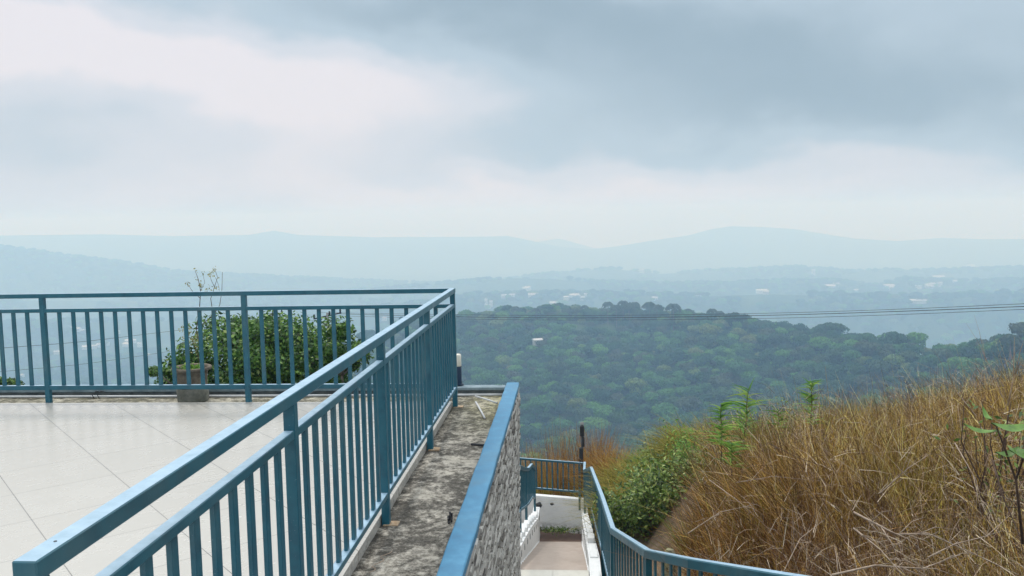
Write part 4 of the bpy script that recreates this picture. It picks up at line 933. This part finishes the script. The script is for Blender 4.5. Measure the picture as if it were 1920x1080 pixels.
def gn_instances(name, P, scales, kinds, meshes, label, cat):
    """one stuff object: points that carry tree crowns"""
    me = bpy.data.meshes.new(name); me.vertices.add(len(P)); me.vertices.foreach_set('co', P.astype(np.float32).ravel())
    a = me.attributes.new('sc', 'FLOAT', 'POINT'); a.data.foreach_set('value', scales.astype(np.float32)); b = me.attributes.new('kd', 'INT', 'POINT'); b.data.foreach_set('value', kinds.astype(np.int32))
    o = bpy.data.objects.new(name, me); C.objects.link(o); tag(o, label, cat, kind='stuff')
    ng = bpy.data.node_groups.new(name, 'GeometryNodeTree'); ng.interface.new_socket('Geometry', in_out='INPUT', socket_type='NodeSocketGeometry'); ng.interface.new_socket('Geometry', in_out='OUTPUT', socket_type='NodeSocketGeometry')
    gi = ng.nodes.new('NodeGroupInput'); go = ng.nodes.new('NodeGroupOutput'); jn = ng.nodes.new('GeometryNodeJoinGeometry')
    def attr(nm, ty): n_ = ng.nodes.new('GeometryNodeInputNamedAttribute'); n_.data_type = ty; n_.inputs[0].default_value = nm; return n_.outputs[0]
    scn, kdn = attr('sc', 'FLOAT'), attr('kd', 'INT')
    rv = ng.nodes.new('FunctionNodeRandomValue'); rv.data_type = 'FLOAT_VECTOR'; rv.inputs[0].default_value = (0, 0, 0); rv.inputs[1].default_value = (0, 0, 6.28)
    for k_, src in enumerate(meshes):
        oi = ng.nodes.new('GeometryNodeObjectInfo'); oi.inputs['Object'].default_value = src; oi.transform_space = 'ORIGINAL'
        ip = ng.nodes.new('GeometryNodeInstanceOnPoints'); cmp_ = ng.nodes.new('FunctionNodeCompare'); cmp_.data_type = 'INT'; cmp_.operation = 'EQUAL'
        ng.links.new(kdn, cmp_.inputs[2]); cmp_.inputs[3].default_value = k_
        ng.links.new(gi.outputs[0], ip.inputs['Points']); ng.links.new(cmp_.outputs[0], ip.inputs['Selection']); ng.links.new(oi.outputs['Geometry'], ip.inputs['Instance']); ng.links.new(rv.outputs[0], ip.inputs['Rotation']); ng.links.new(scn, ip.inputs['Scale'])
        ng.links.new(ip.outputs[0], jn.inputs[0])
    ng.links.new(jn.outputs[0], go.inputs[0]); md = o.modifiers.new('trees', 'NODES'); md.node_group = ng; return o
srcs = []
for me in CR:
    srcs.append(next(o for o in C.objects if o.data == me))
P_ = np.stack([gx, gy, zg+6.2*sc_all], -1)[far_i]
un = len(gx)*2; ui = rg.integers(0, len(gx), un); ux, uy = gx[ui]+rg.uniform(-7, 7, un), gy[ui]+rg.uniform(-7, 7, un)
P_ = np.concatenate([P_, np.stack([ux, uy, far_z(ux, uy)+.3], -1)])
gn_instances('forest', P_, np.concatenate([sc_all[far_i], rg.uniform(.45, .8, un)]), rg.integers(0, 6, len(P_)), srcs, 'hazy mass of farther forest trees covering the hill up to its ridge', 'forest')
# distant woods on the valley ridges
n_ = 20000; aa = rg.uniform(-.62, .60, n_); rr_ = np.sqrt(rg.uniform(800**2, 3400**2, n_)); x_, y_ = rr_*np.sin(aa), rr_*np.cos(aa); z_ = far_z(x_, y_)
k_ = vnoise(x_/170, y_/170, 31)+.4*vnoise(x_/40, y_/40, 33) > -.35; x_, y_, z_ = x_[k_], y_[k_], z_[k_]
gn_instances('distant_woods', np.stack([x_, y_, z_+1.5], -1), rg.uniform(1.0, 2.3, len(x_)), rg.integers(0, 6, len(x_)), srcs, 'blue hazy woods scattered over the far valley', 'woods')

# palms and thin trees on the ridge
def palm_meshes():
    mb = MB(); mb.tube([(0, 0, 0), (.3, 0, 4), (.2, 0, 9), (0, 0, 13)], [.24, .20, .17, .15], 6); t = mb.mesh('trunk'); t.materials.append(BARK)
    parts = []
    for i in range(15):
        a = 2*math.pi*i/15+.2; e = .2+.75*((i*7) % 5)/5; nb = 26; tt = np.linspace(.1, 1, nb); d = np.array([math.cos(a), math.sin(a), 0]); L = 3.2
        p = d*L*tt[:, None]*math.cos(e*.6)+np.array([0, 0, 13.0])+np.array([0, 0, 1])*(L*(math.sin(e)*tt-1.0*tt**2))[:, None]
        for s_ in (-1, 1): parts.append(blades(p, unit(np.tile(np.cross(d, [0, 0, 1])*s_+[0, 0, -.5]+d*.4, (nb, 1))), np.full(nb, 1.0), np.full(nb, .36), np.full(nb, .2), 2))
    V, Fq = join(parts); c = np_mesh('fronds', V, Fq); c.materials.append(PALMLEAF); return t, c
pt, pc_ = palm_meshes()
PL = [(967, 580), (1005, 583), (1096, 578), (1140, 574), (1168, 573), (1178, 575), (1190, 572), (1212, 576), (1218, 574), (1262, 577), (1290, 585), (1350, 590), (1378, 592), (1180, 577), (1155, 577), (1085, 585), (1232, 580), (1335, 588), (1895, 630), (1845, 640)]
for i, (X, Y) in enumerate(PL):
    d = float(interp(X, RDIST))+random.uniform(-25, 15); v = ray(X, Y-7-random.uniform(0, 5)); v = v*(d/math.hypot(v.x, v.y)); gz = float(far_z(v.x, v.y))
    root = bpy.data.objects.new('palm_tree', None); C.objects.link(root); root.location = (v.x, v.y, gz-1); s_ = min(max((v.z-gz)/13.5, .8), 2.2); root.scale = (s_,)*3; root.rotation_euler = (0, 0, i*1.3)
    tag(root, 'thin palm with a small tufted head on the skyline of the forested ridge', 'palm tree', 'palms along the forested ridge')
    for nm, me in (('trunk', pt), ('fronds', pc_)): o = bpy.data.objects.new(nm, me); C.objects.link(o); o.parent = root

# ---------------------------------------------------------------- far buildings in the haze
HW = simple('white_wash', c3(.40, .42, .42), c3(.55, .55, .53), .2, .8, 0); HR = simple('pale_roof', c3(.38, .38, .40), c3(.60, .58, .56), .2, .6, 0); DKG = simple('dark_window', c3(.03, .035, .04), c3(.06, .065, .07), 1, .3, 0)
def house_meshes(L, Wd, H, Rf):
    w_ = MB().box((-L/2, -Wd/2, -4), (L/2, Wd/2, H)).mesh('wall'); w_.materials.append(HW)
    o_ = 1.0; r_ = MB().add([(-L/2-o_, -Wd/2-o_, H+.02), (L/2+o_, -Wd/2-o_, H+.02), (L/2+o_, Wd/2+o_, H+.02), (-L/2-o_, Wd/2+o_, H+.02), (-L/2-o_, 0, H+Rf), (L/2+o_, 0, H+Rf)], [(0,1,5,4), (2,3,4,5), (0,4,3), (1,2,5), (0,3,2,1)]).mesh('roof'); r_.materials.append(HR)
    wi = MB()
    for i in range(max(2, int(L/5))): x = -L/2+2.2+i*(L-4.4)/max(1, int(L/5)-1); wi.box((x-.8, -Wd/2-.06, H*.35), (x+.8, -Wd/2+.05, H*.7))
    wi = wi.mesh('windows'); wi.materials.append(DKG); return w_, r_, wi
KIN = [house_meshes(16, 10, 6, 2.5), house_meshes(30, 16, 6, 3.5), house_meshes(12, 9, 9, 2.2), house_meshes(8, 8, 14, 2)]
HS = [(1040, 572, 1), (1000, 557, 1), (945, 558, 0), (960, 557, 0), (985, 545, 0), (990, 543, 0), (1062, 562, 0), (1083, 560, 0), (1076, 557, 1), (1093, 562, 0), (1098, 561, 3), (912, 572, 3), (921, 574, 3), (915, 577, 0), (1203, 511, 0), (1428, 549, 1), (1436, 551, 0), (1525, 516, 3), (1556, 541, 1), (1568, 537, 0), (1607, 548, 0), (1666, 540, 1), (1672, 543, 0), (1722, 541, 0), (1740, 538, 0), (1748, 537, 0), (1744, 542, 0), (1762, 537, 2), (1790, 533, 2), (1820, 501, 1), (1872, 503, 0), (1841, 535, 0), (1905, 535, 0), (1716, 569, 1), (1731, 568, 0), (1760, 523, 1), (1310, 560, 0), (1228, 563, 0),
      (142, 621, 1), (160, 624, 0), (165, 655, 1), (176, 653, 0), (200, 647, 0), (245, 643, 1), (240, 650, 1), (186, 650, 0), (80, 656, 0), (107, 664, 0), (220, 625, 0), (137, 619, 0), (262, 650, 2), (60, 700, 0), (43, 712, 3), (279, 671, 2), (720, 600, 0), (745, 612, 0), (1008, 670, 0)]
hn = 0
for i, (X, Y, k_) in enumerate(HS):
    v = ray(X, Y); hit = None
    ds = np.geomspace(300, 4200, 1200); x_ = v.x/v.y*ds; zz = v.z/v.y*ds; gz = far_z(x_, ds); idx = np.where(zz < gz+2)[0]
    if not len(idx): continue
    q = idx[0]; d = ds[q]
    if X == 1008: d = 560.0; gzz = float(far_z(v.x/v.y*d, d))+8; s_ = .38
    else: gzz = float(gz[q]); s_ = min(1.15, max(.4, d/2500))
    root = bpy.data.objects.new('house', None); C.objects.link(root); root.location = (v.x/v.y*d, d, gzz+3*(X != 1008)); root.scale = (s_,)*3; root.rotation_euler = (0, 0, random.uniform(-.5, .5))
    if X == 1008: tag(root, 'single small white house among the trees of the nearer forested hill', 'house')
    else:
        lab = ('pale building in the valley seen through the bars of the far railing' if X < 560 else 'pale building in the haze seen through the bars near the terrace corner' if X < 800 else
               'tall thin white tower left of the ridge palms in the haze' if k_ == 3 and X < 930 else 'white tower standing alone on a far hazy rise' if k_ == 3 and X > 1300 else
               'white building in the cluster just above the forest ridge, below the far hills' if X < 1250 else 'white building among the far woods left of the long row, above the forest' if X < 1600 else 'white building in the scattered row of buildings at the far right of the valley')
        if X in (1203, 1310, 1228): lab = {1203: 'highest small white building, under the long central hill', 1310: 'lone pale house right of the ridge cluster, below the power cable line', 1228: 'lone pale house just right of the ridge cluster in the haze'}[X]
        tag(root, lab, 'house', 'buildings: '+lab)
    for nm, me in zip(('wall', 'roof', 'windows'), KIN[k_]): o = bpy.data.objects.new(nm, me); C.objects.link(o); o.parent = root

# ---------------------------------------------------------------- haze
hz = MB().box((-7000, -60, -420), (7000, 7000, 42.0)).mesh('haze'); ho = bpy.data.objects.new('haze', hz); C.objects.link(ho)
hm = bpy.data.materials.new('haze_air'); hm.use_nodes = True; t_ = hm.node_tree; t_.nodes.clear()
pv = t_.nodes.new('ShaderNodeVolumePrincipled'); pv.inputs['Density'].default_value = .00078; pv.inputs['Color'].default_value = (.44, .685, 1.0, 1); pv.inputs['Absorption Color'].default_value = (1, 1, 1, 1); pv.inputs['Anisotropy'].default_value = .1
om = t_.nodes.new('ShaderNodeOutputMaterial'); t_.links.new(pv.outputs[0], om.inputs['Volume']); hz.materials.append(hm)
tag(ho, 'pale blue haze filling the valley', 'haze', kind='stuff')
